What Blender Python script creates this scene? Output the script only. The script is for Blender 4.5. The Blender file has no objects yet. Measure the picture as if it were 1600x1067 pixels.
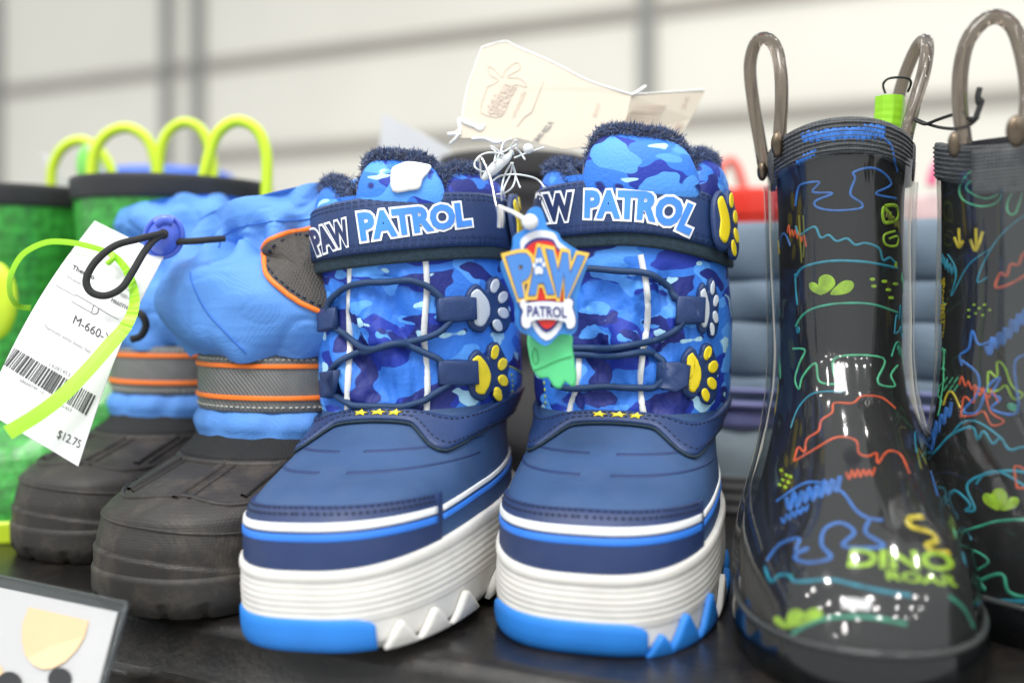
import bpy, bmesh, math, random
import numpy as np
from mathutils import Vector, Matrix, Euler
from mathutils import noise as mnoise
from mathutils.bvhtree import BVHTree
from mathutils.geometry import tessellate_polygon
random.seed(7); RN = random.Random(11)
C = bpy.context.scene.collection
SC = bpy.context.scene

# ------------------------------------------------------------------ camera
F, CX, HY, H = 1556.0, 800.0, 466.0, 0.13      # focal length in photo pixels, centre column, horizon row, camera height
cam = bpy.data.cameras.new('camera'); camo = bpy.data.objects.new('camera', cam); C.objects.link(camo)
camo.location = (0, 0, H); camo.rotation_euler = (math.radians(90), 0, 0)
cam.sensor_width = 36; cam.lens = 36*F/1600; cam.shift_y = -(533.5-HY)/1600
cam.clip_start = .01; cam.clip_end = 100
cam.dof.use_dof = True; cam.dof.focus_distance = .432; cam.dof.aperture_fstop = 3.3
SC.camera = camo
# ------------------------------------------------------------------ light: a bright hall with rows of ceiling lamps
w = bpy.data.worlds.new('World'); SC.world = w; w.use_nodes = True
w.node_tree.nodes['Background'].inputs[0].default_value = (.93, .97, 1, 1)
w.node_tree.nodes['Background'].inputs[1].default_value = .76
SC.view_settings.view_transform = 'Standard'; SC.view_settings.look = 'None'
SC.view_settings.exposure = 0.2; SC.view_settings.gamma = 1
SC.cycles.use_denoising = True
SC.cycles.max_bounces = 8; SC.cycles.transparent_max_bounces = 16
def area(name, loc, size, power, target, col=(1, .98, .95), sy=None):
    l = bpy.data.lights.new(name, 'AREA'); l.energy = power; l.color = col
    l.shape = 'RECTANGLE'; l.size = size; l.size_y = sy or size
    o = bpy.data.objects.new(name, l); C.objects.link(o); o.location = loc
    o.rotation_euler = (Vector(target)-Vector(loc)).to_track_quat('-Z', 'Y').to_euler()
    return o
for r_, yy in enumerate((-5.2, -3.4, -1.6, .6, 4.0, 7.0)):
    for k in range(7):
        xx = -5.4+1.8*k
        area('ceiling_lamp', (xx, yy, 4.6), .27, 17 if yy < 3 else 13, (xx, yy, 0))
area('ceiling_skylight', (-1.2, -2.4, 4.7), 2.2, 150, (0, .4, .1), (1, 1, 1), 1.6)

# ------------------------------------------------------------------ materials
def lin(c):
    return tuple(((x/255)/12.92 if x/255 <= .04045 else ((x/255+.055)/1.055)**2.4) for x in c)+(1,)
MATS = {}
def mat(name, rgb, rough=.5, bump=0, bscale=800, var=.12, vscale=60, metal=0, coat=0, spec=.5, btype='noise', sss=0, stretch=(1, 1, 1), sheen=0, dirt=0):
    if name in MATS: return MATS[name]
    m = bpy.data.materials.new(name); m.use_nodes = True; nt = m.node_tree; b = nt.nodes['Principled BSDF']
    col = lin(rgb)
    b.inputs['Roughness'].default_value = rough; b.inputs['Metallic'].default_value = metal
    b.inputs['Coat Weight'].default_value = coat; b.inputs['Coat Roughness'].default_value = .06
    b.inputs['Specular IOR Level'].default_value = spec
    if sheen: b.inputs['Sheen Weight'].default_value = sheen
    if sss:
        b.inputs['Subsurface Weight'].default_value = sss; b.inputs['Subsurface Scale'].default_value = .004
    tc = nt.nodes.new('ShaderNodeTexCoord'); mp = nt.nodes.new('ShaderNodeMapping'); mp.inputs['Scale'].default_value = stretch
    nt.links.new(tc.outputs['Object'], mp.inputs[0])
    n = nt.nodes.new('ShaderNodeTexNoise'); n.inputs['Scale'].default_value = vscale; n.inputs['Detail'].default_value = 5
    nt.links.new(mp.outputs[0], n.inputs['Vector'])
    r = nt.nodes.new('ShaderNodeMapRange'); r.inputs[1].default_value = .3; r.inputs[2].default_value = .7
    r.inputs[3].default_value = 1-var; r.inputs[4].default_value = 1+var
    nt.links.new(n.outputs[0], r.inputs[0])
    mx = nt.nodes.new('ShaderNodeVectorMath'); mx.operation = 'SCALE'; mx.inputs[0].default_value = col[:3]
    nt.links.new(r.outputs[0], mx.inputs['Scale'])
    out = mx.outputs[0]
    if dirt:
        n2 = nt.nodes.new('ShaderNodeTexNoise'); n2.inputs['Scale'].default_value = 38; n2.inputs['Detail'].default_value = 9; n2.inputs['Roughness'].default_value = .75
        nt.links.new(tc.outputs['Object'], n2.inputs['Vector'])
        r2 = nt.nodes.new('ShaderNodeMapRange'); r2.inputs[1].default_value = .48; r2.inputs[2].default_value = .75; r2.inputs[4].default_value = dirt
        nt.links.new(n2.outputs[0], r2.inputs[0])
        mm = nt.nodes.new('ShaderNodeMix'); mm.data_type = 'RGBA'; mm.inputs['B'].default_value = lin((150, 135, 118))
        nt.links.new(r2.outputs[0], mm.inputs['Factor']); nt.links.new(out, mm.inputs['A']); out = mm.outputs['Result']
    nt.links.new(out, b.inputs['Base Color'])
    rr = nt.nodes.new('ShaderNodeMapRange'); rr.inputs[3].default_value = max(rough-.08, .02); rr.inputs[4].default_value = min(rough+.08, 1)
    nt.links.new(n.outputs[0], rr.inputs[0]); nt.links.new(rr.outputs[0], b.inputs['Roughness'])
    if bump:
        if btype == 'weave':
            t = nt.nodes.new('ShaderNodeTexVoronoi'); t.inputs['Randomness'].default_value = .15
        elif btype == 'wave':
            t = nt.nodes.new('ShaderNodeTexWave'); t.bands_direction = 'DIAGONAL'; t.inputs['Distortion'].default_value = .6
        else:
            t = nt.nodes.new('ShaderNodeTexNoise'); t.inputs['Detail'].default_value = 4
        t.inputs['Scale'].default_value = bscale; nt.links.new(mp.outputs[0], t.inputs['Vector'])
        bp = nt.nodes.new('ShaderNodeBump'); bp.inputs['Strength'].default_value = bump; bp.inputs['Distance'].default_value = .0006
        nt.links.new(t.outputs[0], bp.inputs['Height']); nt.links.new(bp.outputs[0], b.inputs['Normal'])
    MATS[name] = m; return m
def camo_mat():
    m = mat('camo_fabric', (45, 110, 215), .6, .5, 700, .05)
    nt = m.node_tree; b = nt.nodes['Principled BSDF']
    tc = nt.nodes.new('ShaderNodeTexCoord'); mp = nt.nodes.new('ShaderNodeMapping'); mp.inputs['Scale'].default_value = (1, 1, 1.75)
    nt.links.new(tc.outputs['Object'], mp.inputs[0])
    wp = nt.nodes.new('ShaderNodeTexNoise'); wp.inputs['Scale'].default_value = 60; wp.inputs['Detail'].default_value = 1
    nt.links.new(mp.outputs[0], wp.inputs['Vector'])
    sc_ = nt.nodes.new('ShaderNodeVectorMath'); sc_.operation = 'SCALE'; sc_.inputs['Scale'].default_value = .02
    nt.links.new(wp.outputs['Color'], sc_.inputs[0])
    ad = nt.nodes.new('ShaderNodeVectorMath'); nt.links.new(mp.outputs[0], ad.inputs[0]); nt.links.new(sc_.outputs[0], ad.inputs[1])
    cur = None
    base = lin((50, 122, 222))[:3]
    layers = [(36, (0, 0, 0), .55, (22, 52, 164)), (50, (5, 3, 1), .56, (84, 158, 245)), (46, (2, 9, 4), .63, (22, 38, 122)), (66, (8, 1, 7), .68, (178, 226, 248))]
    for scale, off, th, col in layers:
        o = nt.nodes.new('ShaderNodeVectorMath'); o.inputs[1].default_value = off; nt.links.new(ad.outputs[0], o.inputs[0])
        n = nt.nodes.new('ShaderNodeTexNoise'); n.inputs['Scale'].default_value = scale; n.inputs['Detail'].default_value = .6
        nt.links.new(o.outputs[0], n.inputs['Vector'])
        st = nt.nodes.new('ShaderNodeMapRange'); st.inputs[1].default_value = th-.006; st.inputs[2].default_value = th+.006
        nt.links.new(n.outputs[0], st.inputs[0])
        mx = nt.nodes.new('ShaderNodeMix'); mx.data_type = 'RGBA'; mx.inputs['B'].default_value = lin(col)
        if cur: nt.links.new(cur, mx.inputs['A'])
        else: mx.inputs['A'].default_value = base+(1,)
        nt.links.new(st.outputs[0], mx.inputs['Factor']); cur = mx.outputs['Result']
    nt.links.new(cur, b.inputs['Base Color'])
    return m
def clear_mat(name, tint, gloss_r=.03, ior=1.45, body=0.0, bodycol=(120, 118, 112)):
    m = bpy.data.materials.new(name); m.use_nodes = True; nt = m.node_tree; nt.nodes.remove(nt.nodes['Principled BSDF'])
    out = nt.nodes['Material Output']
    tr = nt.nodes.new('ShaderNodeBsdfTransparent'); tr.inputs[0].default_value = lin(tint)
    gl = nt.nodes.new('ShaderNodeBsdfGlossy'); gl.inputs['Roughness'].default_value = gloss_r
    fr = nt.nodes.new('ShaderNodeLayerWeight'); fr.inputs['Blend'].default_value = .5
    pw_ = nt.nodes.new('ShaderNodeMath'); pw_.operation = 'POWER'; pw_.inputs[1].default_value = 4.5; nt.links.new(fr.outputs['Facing'], pw_.inputs[0])
    f0 = ((ior-1)/(ior+1))**2; ma_ = nt.nodes.new('ShaderNodeMath'); ma_.operation = 'MULTIPLY_ADD'; ma_.inputs[1].default_value = 1-f0; ma_.inputs[2].default_value = f0; nt.links.new(pw_.outputs[0], ma_.inputs[0])
    tc = nt.nodes.new('ShaderNodeTexCoord'); n = nt.nodes.new('ShaderNodeTexNoise'); n.inputs['Scale'].default_value = 45; n.inputs['Detail'].default_value = 2
    nt.links.new(tc.outputs['Object'], n.inputs['Vector'])
    bp = nt.nodes.new('ShaderNodeBump'); bp.inputs['Strength'].default_value = .10; bp.inputs['Distance'].default_value = .002
    nt.links.new(n.outputs[0], bp.inputs['Height']); nt.links.new(bp.outputs[0], gl.inputs['Normal']); nt.links.new(bp.outputs[0], fr.inputs['Normal'])
    src = tr.outputs[0]
    if body:
        df = nt.nodes.new('ShaderNodeBsdfDiffuse'); df.inputs[0].default_value = lin(bodycol)
        m1 = nt.nodes.new('ShaderNodeMixShader'); m1.inputs[0].default_value = body
        nt.links.new(tr.outputs[0], m1.inputs[1]); nt.links.new(df.outputs[0], m1.inputs[2]); src = m1.outputs[0]
    mx = nt.nodes.new('ShaderNodeMixShader'); nt.links.new(ma_.outputs[0], mx.inputs[0]); nt.links.new(src, mx.inputs[1]); nt.links.new(gl.outputs[0], mx.inputs[2])
    nt.links.new(mx.outputs[0], out.inputs[0]); return m

NAVY = mat('navy_synthetic_leather', (34, 58, 104), .46, .35, 1500, .10)
NAVYR = mat('navy_rubber', (48, 78, 120), .6, .25, 1100, .10, 45, dirt=.05)
NAVYD = mat('navy_toe_rubber', (34, 54, 98), .5, .25, 1100, .08, 50, dirt=.05)
CAMO = camo_mat()
WHITE = mat('white_sole_rubber', (222, 219, 212), .5, .15, 500, .05, 90, sss=.05, dirt=.10)
WSTRIPE = mat('white_stripe_paint', (238, 240, 240), .45, .1, 900, .03)
BSTRIPE = mat('blue_stripe_paint', (52, 128, 232), .45, .1, 900, .04)
BLUEB = mat('blue_bumper_rubber', (38, 128, 218), .52, .35, 1300, .05)
CORD = mat('navy_elastic_cord', (26, 58, 98), .55, .6, 1800, .12)
STITCH = mat('navy_thread', (18, 28, 56), .7)
FLEECE = mat('navy_fleece', (60, 80, 122), .9, 0, 800, .35, 300, sheen=.6)
VELCRO = mat('velcro_pile', (38, 56, 68), .95, .9, 1500, .25, 500)
YEL = mat('yellow_rubber', (240, 216, 40), .4, .1, 900, .04)
SILV = mat('silver_rubber', (196, 204, 212), .35, .1, 900, .05)
YTHREAD = mat('yellow_green_thread', (150, 170, 60), .7)
REFL = mat('reflective_tape', (226, 228, 226), .35, .25, 1200, .06)
LETB = mat('blue_lettering_print', (66, 140, 232), .45)
LETW = mat('white_lettering_print', (244, 246, 248), .45)
LETN = mat('navy_lettering_print', (32, 48, 92), .45)
BLACKR = mat('dusty_black_rubber', (44, 40, 37), .55, .3, 900, .12, 60, btype='weave', dirt=.22)
BLACKS = mat('smooth_black_rubber', (46, 43, 40), .58, .25, 600, .14, 50, dirt=.22)
BLACKW = mat('black_webbing', (30, 30, 30), .8, .9, 900, .2, 300, btype='weave')
NYLON = mat('blue_nylon', (90, 148, 224), .6, .5, 1300, .06, 40, btype='weave')
GREYC = mat('grey_carbon_band', (112, 112, 110), .45, .6, 260, .14, 90, btype='wave')
DKPATCH = mat('dark_woven_patch', (66, 62, 58), .6, .7, 900, .15, 200, btype='weave')
ORANGE = mat('orange_piping', (255, 126, 34), .45, .15, 900, .05)
GREYST = mat('grey_thread', (200, 200, 190), .7)
CORDB = mat('black_cord', (38, 38, 38), .75, .8, 1600, .2, 600)
LOCK = mat('blue_plastic_lock', (84, 112, 222), .32, 0, 500, .04, coat=.2)
PAPER = mat('white_card', (212, 212, 211), .55, .05, 400, .02)
CREAM = mat('cream_card', (218, 207, 188), .7, .12, 300, .03, 40)
TORN = mat('torn_paper', (248, 248, 244), .85, .5, 500)
INK = mat('black_ink', (44, 44, 46), .6)
INKG = mat('grey_ink', (130, 130, 132), .6)
INKF = mat('faded_brown_ink', (208, 192, 176), .7)
LIME = mat('lime_ribbon', (158, 226, 44), .38, .1, 300, .06)
GREEN = mat('green_scaly_rubber', (54, 148, 54), .4, 1, 150, .45, 160, btype='weave', coat=.3)
BLACKB = mat('black_rubber_band', (40, 40, 42), .5, .2, 500)
LIMEH = mat('lime_rubber_handle', (206, 232, 48), .35, .05, 300, .04)
SHELFM = mat('dark_brown_plastic', (27, 25, 24), .3, .25, 420, .16, 22, dirt=.10)
WALLM = mat('white_metal_cladding', (232, 227, 214), .6, 0, 10, .03, .8)
BEAMM = mat('grey_brown_steel', (150, 143, 134), .6, 0, 10, .06, 2)
COLM = mat('grey_steel', (138, 138, 133), .6, 0, 10, .06, 2)
LINER = mat('black_printed_liner', (22, 20, 20), .6, .5, 900, .3, 260, spec=.25, stretch=(1, 1, .06))
GWEB = mat('grey_ribbed_webbing', (74, 76, 78), .6, .9, 700, .2, 300, btype='weave')
RIVET = mat('antique_brass', (104, 92, 78), .32, .1, 300, .2, 200, metal=.9)
QUILT = mat('slate_quilted_nylon', (100, 117, 132), .6, .5, 900, .08, 60, btype='weave')
LILAC = mat('lilac_piping', (122, 124, 170), .5)
LGREY = mat('pale_grey_nylon', (158, 172, 178), .55, .4, 500)
REDM = mat('red_rubber', (238, 58, 40), .3, 0, 100, .05, coat=.3)
PINKM = mat('pale_pink_rubber', (232, 206, 204), .35, 0, 100, .05, coat=.3)
DARKF = mat('charcoal_felt', (46, 46, 50), .9, .5, 400)
PLASTIC = mat('clear_fastener_plastic', (226, 230, 230), .3, 0, 300, .04, sss=.2)
STEEL = mat('pin_steel', (210, 208, 204), .22, 0, 300, .05, metal=1)
SHIELDB = mat('shield_blue', (58, 142, 226), .35, 0, 300, .03, coat=.3)
SHIELDS = mat('shield_silver', (232, 234, 240), .3, 0, 300, .03, coat=.3)
SHIELDR = mat('shield_red', (222, 38, 26), .35, 0, 300, .06, coat=.3)
SHIELDN = mat('shield_navy', (52, 56, 128), .4)
GOLD = mat('shield_gold', (250, 206, 84), .35, 0, 300, .03, coat=.2)
LETS = mat('shield_letter_blue', (78, 138, 214), .38, 0, 300, .03, coat=.2)
MINT = mat('green_translucent_rubber', (96, 214, 142), .35, .1, 200, .08, 70, sss=.3, coat=.2)
PEACH = mat('peach_print', (250, 212, 166), .5, .05, 300, .03)
TISSUE = mat('white_tissue', (226, 226, 226), .85, .6, 160, .05)
CLEAR = clear_mat('clear_vinyl', (236, 238, 236), .085, 1.75, .012, (165, 172, 176))
SMOKE = mat('smoky_clear_vinyl', (136, 126, 116), .08, .12, 60, .05)
SMOKE.node_tree.nodes['Principled BSDF'].inputs['Transmission Weight'].default_value = .88
SMOKE.node_tree.nodes['Principled BSDF'].inputs['IOR'].default_value = 1.42
HOLDER = clear_mat('sign_holder_plastic', (212, 216, 216), .12, 1.5, .20, (130, 134, 134))
DOOD = {k: mat('neon_print_'+k, tuple(int(q*.86) for q in c), .55, 0, 300, .35, 260) for k, c in dict(blue=(58, 130, 226), cyan=(38, 160, 190), teal=(66, 186, 150), mint=(96, 214, 160), lime=(178, 224, 40), yellow=(238, 212, 50), orange=(238, 92, 40), olive=(130, 130, 30)).items()}

# ------------------------------------------------------------------ helpers
def P(px, py, Y): return Vector(((px-CX)/F*Y, Y, H-(py-HY)/F*Y))
def link(o, parent=None):
    C.objects.link(o)
    if parent is not None: o.parent = parent
    return o
WM = {}
def wm(o):
    m = Matrix.Identity(4); chain = []
    while o is not None: chain.append(o); o = o.parent
    for c in reversed(chain): m = m @ (Matrix.Translation(c.location) @ c.rotation_euler.to_matrix().to_4x4())
    return m
def obj(name, vf, m, parent=None, smooth=True):
    """one mesh object from world-space vertices and faces"""
    v, f = vf
    if parent is not None:
        inv = wm(parent).inverted(); v = [inv @ Vector(p) for p in v]
    me = bpy.data.meshes.new(name); me.from_pydata([tuple(p) for p in v], [], f); me.materials.append(m)
    if smooth: me.polygons.foreach_set('use_smooth', [True]*len(me.polygons))
    me.update()
    return link(bpy.data.objects.new(name, me), parent)
def thing(name, label, cat, loc=(0, 0, 0), rot=(0, 0, 0), group=None):
    o = bpy.data.objects.new(name, None); o.empty_display_size = .02; C.objects.link(o); o.location = loc; o.rotation_euler = rot
    return tag(o, label, cat, group)
def tag(o, label, cat, group=None):
    o['label'] = label; o['category'] = cat
    if group: o['group'] = group
    return o
def struct(name, vf, m, smooth=False):
    o = obj(name, vf, m, None, smooth); o['kind'] = 'structure'; return o
def merge(*ms):
    V, Fc = [], []
    for v, f in ms:
        k = len(V); V += list(v); Fc += [tuple(i+k for i in q) for q in f]
    return V, Fc
def grid(rows, closed=False, cap0=False, cap1=False):
    V = [p for r in rows for p in r]; n = len(rows[0]); Fc = []
    for i in range(len(rows)-1):
        for j in range(n if closed else n-1):
            a, b = i*n+j, i*n+(j+1) % n
            Fc.append((a, b, b+n, a+n))
    if cap0: Fc.append(tuple(range(n-1, -1, -1)))
    if cap1: Fc.append(tuple(range((len(rows)-1)*n, len(rows)*n)))
    return V, Fc
def cat(pts, n=8, closed=False):
    """Catmull-Rom through the points"""
    pts = [Vector(p) for p in pts]; out = []; N = len(pts)
    if N < 3:
        return [pts[0].lerp(pts[-1], t/(n)) for t in range(n+1)]
    for i in range(N if closed else N-1):
        g = lambda k: pts[k % N] if closed else pts[min(max(k, 0), N-1)]
        p0, p1, p2, p3 = g(i-1), g(i), g(i+1), g(i+2)
        for t in range(n):
            s = t/n
            out.append(.5*((2*p1)+(-p0+p2)*s+(2*p0-5*p1+4*p2-p3)*s*s+(-p0+3*p1-3*p2+p3)*s**3))
    if not closed: out.append(pts[-1])
    return out
def tube(pts, r, seg=10, closed=False, rf=None):
    N = len(pts); rows = []; up = None
    for i in range(N):
        a = pts[(i-1) % N] if (closed or i > 0) else pts[0]; b = pts[(i+1) % N] if (closed or i < N-1) else pts[-1]
        t = (b-a).normalized() if (b-a).length > 1e-9 else Vector((0, 0, 1))
        if up is None: up = t.orthogonal().normalized()
        up = (up-t*up.dot(t)); up = up.normalized() if up.length > 1e-6 else t.orthogonal().normalized()
        s = t.cross(up); rr = r*(rf(i/(N-1)) if rf else 1)
        rows.append([pts[i]+(up*math.cos(2*math.pi*k/seg)+s*math.sin(2*math.pi*k/seg))*rr for k in range(seg)])
    if closed: rows.append(rows[0]); return grid(rows, True)
    return grid(rows, True, True, True)
def ptube(pxs, r, n=8, closed=False, seg=10):
    """tube through (px, py, depth) points"""
    return tube(cat([P(*p) for p in pxs], n, closed), r, seg, closed)
class Surf:
    def __init__(s, *vfs):
        v, f = merge(*vfs); s.b = BVHTree.FromPolygons([Vector(p) for p in v], f)
    def px(s, x, y):
        d = P(x, y, 1)-Vector((0, 0, H)); d.normalize()
        h = s.b.ray_cast(Vector((0, 0, H)), d)
        if h[0] is None:
            q = Vector((0, 0, H))+d*.44
            for _ in range(4):
                n = s.b.find_nearest(q); q = Vector((0, 0, H))+d*((n[0]-Vector((0, 0, H))).dot(d))
            h = s.b.find_nearest(q)
        n = h[1]
        if n.dot(d) > 0: n = -n
        return h[0], n
    def near(s, q): h = s.b.find_nearest(q); return h[0], h[1]
def hit(s): return lambda x, y: s.px(x, y)
def plane(Yf):
    """a free-standing sheet: depth as a function of pixel"""
    def h(x, y):
        p = P(x, y, Yf(x, y)); a = P(x+2, y, Yf(x+2, y))-p; b = P(x, y-2, Yf(x, y-2))-p
        return p, a.cross(b).normalized()
    return h
def ribbon(h, pts, wpx, off=.0004, n=6, closed=False, taper=False, world_w=None):
    sm = cat([(x, y, 0) for x, y in pts], n, closed)
    hs = [h(p.x, p.y) for p in sm]; rows = []; N = len(hs)
    for i, (co, no) in enumerate(hs):
        a = hs[max(i-1, 0)][0]; b = hs[min(i+1, N-1)][0]; t = (b-a)
        t = t.normalized() if t.length > 1e-9 else Vector((1, 0, 0))
        s = no.cross(t).normalized(); wd = (world_w or wpx*co.y/F)*.5
        if taper: wd *= .35+.65*math.sin(math.pi*i/(N-1))
        rows.append([co-s*wd-no*.0003, co-s*wd*.72+no*off*.9, co+no*off, co+s*wd*.72+no*off*.9, co+s*wd-no*.0003])
    if closed: rows.append(rows[0])
    return grid(rows)
def patch(h, poly, th, n=0, closed=True, cen=None, inset=.9, base=0.0):
    """raised pad: star-shaped outline laid on a surface"""
    pl = [(p.x, p.y) for p in cat([(x, y, 0) for x, y in poly], n, True)] if n else poly
    cx = sum(p[0] for p in pl)/len(pl); cy = sum(p[1] for p in pl)/len(pl)
    if cen: cx, cy = cen
    rows = []
    for fr, o in ((1, base), (1, base+th*.7), ((1+inset)/2, base+th*.95), (inset, base+th), (.5, base+th), (.02, base+th)):
        row = []
        for x, y in pl:
            co, no = h(cx+(x-cx)*fr, cy+(y-cy)*fr); row.append(co+no*o)
        rows.append(row)
    return grid(rows, True, False, True)
def plate(h, poly, th, base=0.0, n=0):
    """flat extruded outline of any shape"""
    pl = [(p.x, p.y) for p in cat([(x, y, 0) for x, y in poly], n, True)] if n else list(poly)
    hs = [h(x, y) for x, y in pl]; N = len(pl)
    front = [c+no*(base+th) for c, no in hs]; back = [c+no*base for c, no in hs]
    tri = tessellate_polygon([[Vector((x, y, 0)) for x, y in pl]])
    Fc = [tuple(t) for t in tri]+[tuple(i+N for i in reversed(t)) for t in tri]
    Fc += [(i, (i+1) % N, (i+1) % N+N, i+N) for i in range(N)]
    return front+back, Fc
def circ(x, y, rx, ry=None, n=20, rot=0):
    ry = ry or rx; c, s = math.cos(rot), math.sin(rot)
    return [(x+rx*math.cos(t)*c-ry*math.sin(t)*s, y+rx*math.cos(t)*s+ry*math.sin(t)*c) for t in [2*math.pi*k/n for k in range(n)]]
def star(x, y, r, rot=0):
    return [(x+(r if k % 2 == 0 else r*.48)*math.sin(math.pi*k/5+rot), y-(r if k % 2 == 0 else r*.48)*math.cos(math.pi*k/5+rot)) for k in range(10)]
def textmesh(s, bold=0.0, fine=0):
    cu = bpy.data.curves.new('t', 'FONT'); cu.body = s; cu.offset = bold; cu.resolution_u = 3
    o = bpy.data.objects.new('t', cu); C.objects.link(o)
    bpy.context.view_layer.update()
    e = o.evaluated_get(bpy.context.evaluated_depsgraph_get()); me = e.to_mesh()
    bm = bmesh.new(); bm.from_mesh(me); bmesh.ops.triangulate(bm, faces=bm.faces)
    for _ in range(fine):
        bmesh.ops.subdivide_edges(bm, edges=[x for x in bm.edges if x.calc_length() > .16], cuts=1)
        bmesh.ops.triangulate(bm, faces=bm.faces)
    bm.verts.index_update(); v = [(p.co.x, p.co.y) for p in bm.verts]; f = [tuple(q.index for q in p.verts) for p in bm.faces]
    bm.free(); e.to_mesh_clear(); bpy.data.objects.remove(o); bpy.data.curves.remove(cu)
    return v, f
def text(s, uv, bold=0.0, fine=0):
    """text with its plain box mapped to u, v in 0..1 and then through uv(u, v) -> world point"""
    v0, _ = textmesh(s, 0.0); v, f = textmesh(s, bold, fine)
    x0 = min(p[0] for p in v0); x1 = max(p[0] for p in v0); caph = max(p[1] for p in v0)
    return [uv((x-x0)/(x1-x0), y/caph) for x, y in v], f
def along(path, h, cap, off):
    """baseline path in pixels -> uv map"""
    sm = cat([(x, y, 0) for x, y in path], 12); L = [0]
    for a, b in zip(sm, sm[1:]): L.append(L[-1]+(b-a).length)
    xs = [p.x for p in sm]; ys = [p.y for p in sm]; L = np.array(L)/L[-1]
    def g(u):
        if u < 0: return xs[0]+u*(xs[1]-xs[0])/(L[1]), ys[0]+u*(ys[1]-ys[0])/L[1]
        if u > 1: return xs[-1]+(u-1)*(xs[-1]-xs[-2])/(1-L[-2]), ys[-1]+(u-1)*(ys[-1]-ys[-2])/(1-L[-2])
        return float(np.interp(u, L, xs)), float(np.interp(u, L, ys))
    cf = cap if callable(cap) else (lambda u: cap)
    def uv(u, v):
        x, y = g(u); xa, ya = g(u-.03); xb, yb = g(u+.03); t = Vector((xb-xa, yb-ya)).normalized()
        c = cf(u); co, no = h(x+t.y*v*c, y-t.x*v*c); return co+no*off
    return uv
def quad(h, bl, br, tl, tr, off):
    def uv(u, v):
        x = (bl[0]*(1-u)+br[0]*u)*(1-v)+(tl[0]*(1-u)+tr[0]*u)*v; y = (bl[1]*(1-u)+br[1]*u)*(1-v)+(tl[1]*(1-u)+tr[1]*u)*v
        co, no = h(x, y); return co+no*off
    return uv
def dashes(pairs, w, l, off):
    """stitches: short raised dashes on a list of (co, normal) along a line"""
    ms = []; acc = 0
    for i in range(len(pairs)-1):
        a, n = pairs[i]; b = pairs[i+1][0]; acc += (b-a).length
        if acc >= l*1.7:
            acc = 0; t = (b-a).normalized(); s = n.cross(t).normalized(); c = a+n*off
            q = [c-t*l/2-s*w/2, c+t*l/2-s*w/2, c+t*l/2+s*w/2, c-t*l/2+s*w/2]
            ms.append((q+[p-n*off*1.5 for p in q], [(0, 1, 2, 3), (0, 4, 5, 1), (1, 5, 6, 2), (2, 6, 7, 3), (3, 7, 4, 0)]))
    return merge(*ms)
def fur(samples, length, wid, n, spread=.7, rnd=RN):
    """many short strands; samples = list of (point, normal)"""
    V, Fc = [], []
    for _ in range(n):
        p, nn = samples[rnd.randrange(len(samples))]
        p = p+Vector((rnd.gauss(0, .0012), rnd.gauss(0, .0012), rnd.gauss(0, .0006)))
        d = (nn+Vector((rnd.gauss(0, 1), rnd.gauss(0, 1), rnd.gauss(0, 1)))*spread*.6).normalized(); l = length*rnd.uniform(.55, 1.15)
        bend = Vector((rnd.gauss(0, 1), rnd.gauss(0, 1), rnd.gauss(0, 1)))*l*.28
        s = d.orthogonal().normalized()*wid; s = Matrix.Rotation(rnd.uniform(0, 6.3), 3, d) @ s
        k = len(V); m_ = p+d*l*.55+bend*.3
        V += [p-s, p+s, m_+s*.8, m_-s*.8, p+d*l+bend]; Fc += [(k, k+1, k+2, k+3), (k+3, k+2, k+4)]
    return V, Fc
def spow(x, p): return math.copysign(abs(x)**p, x)
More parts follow.
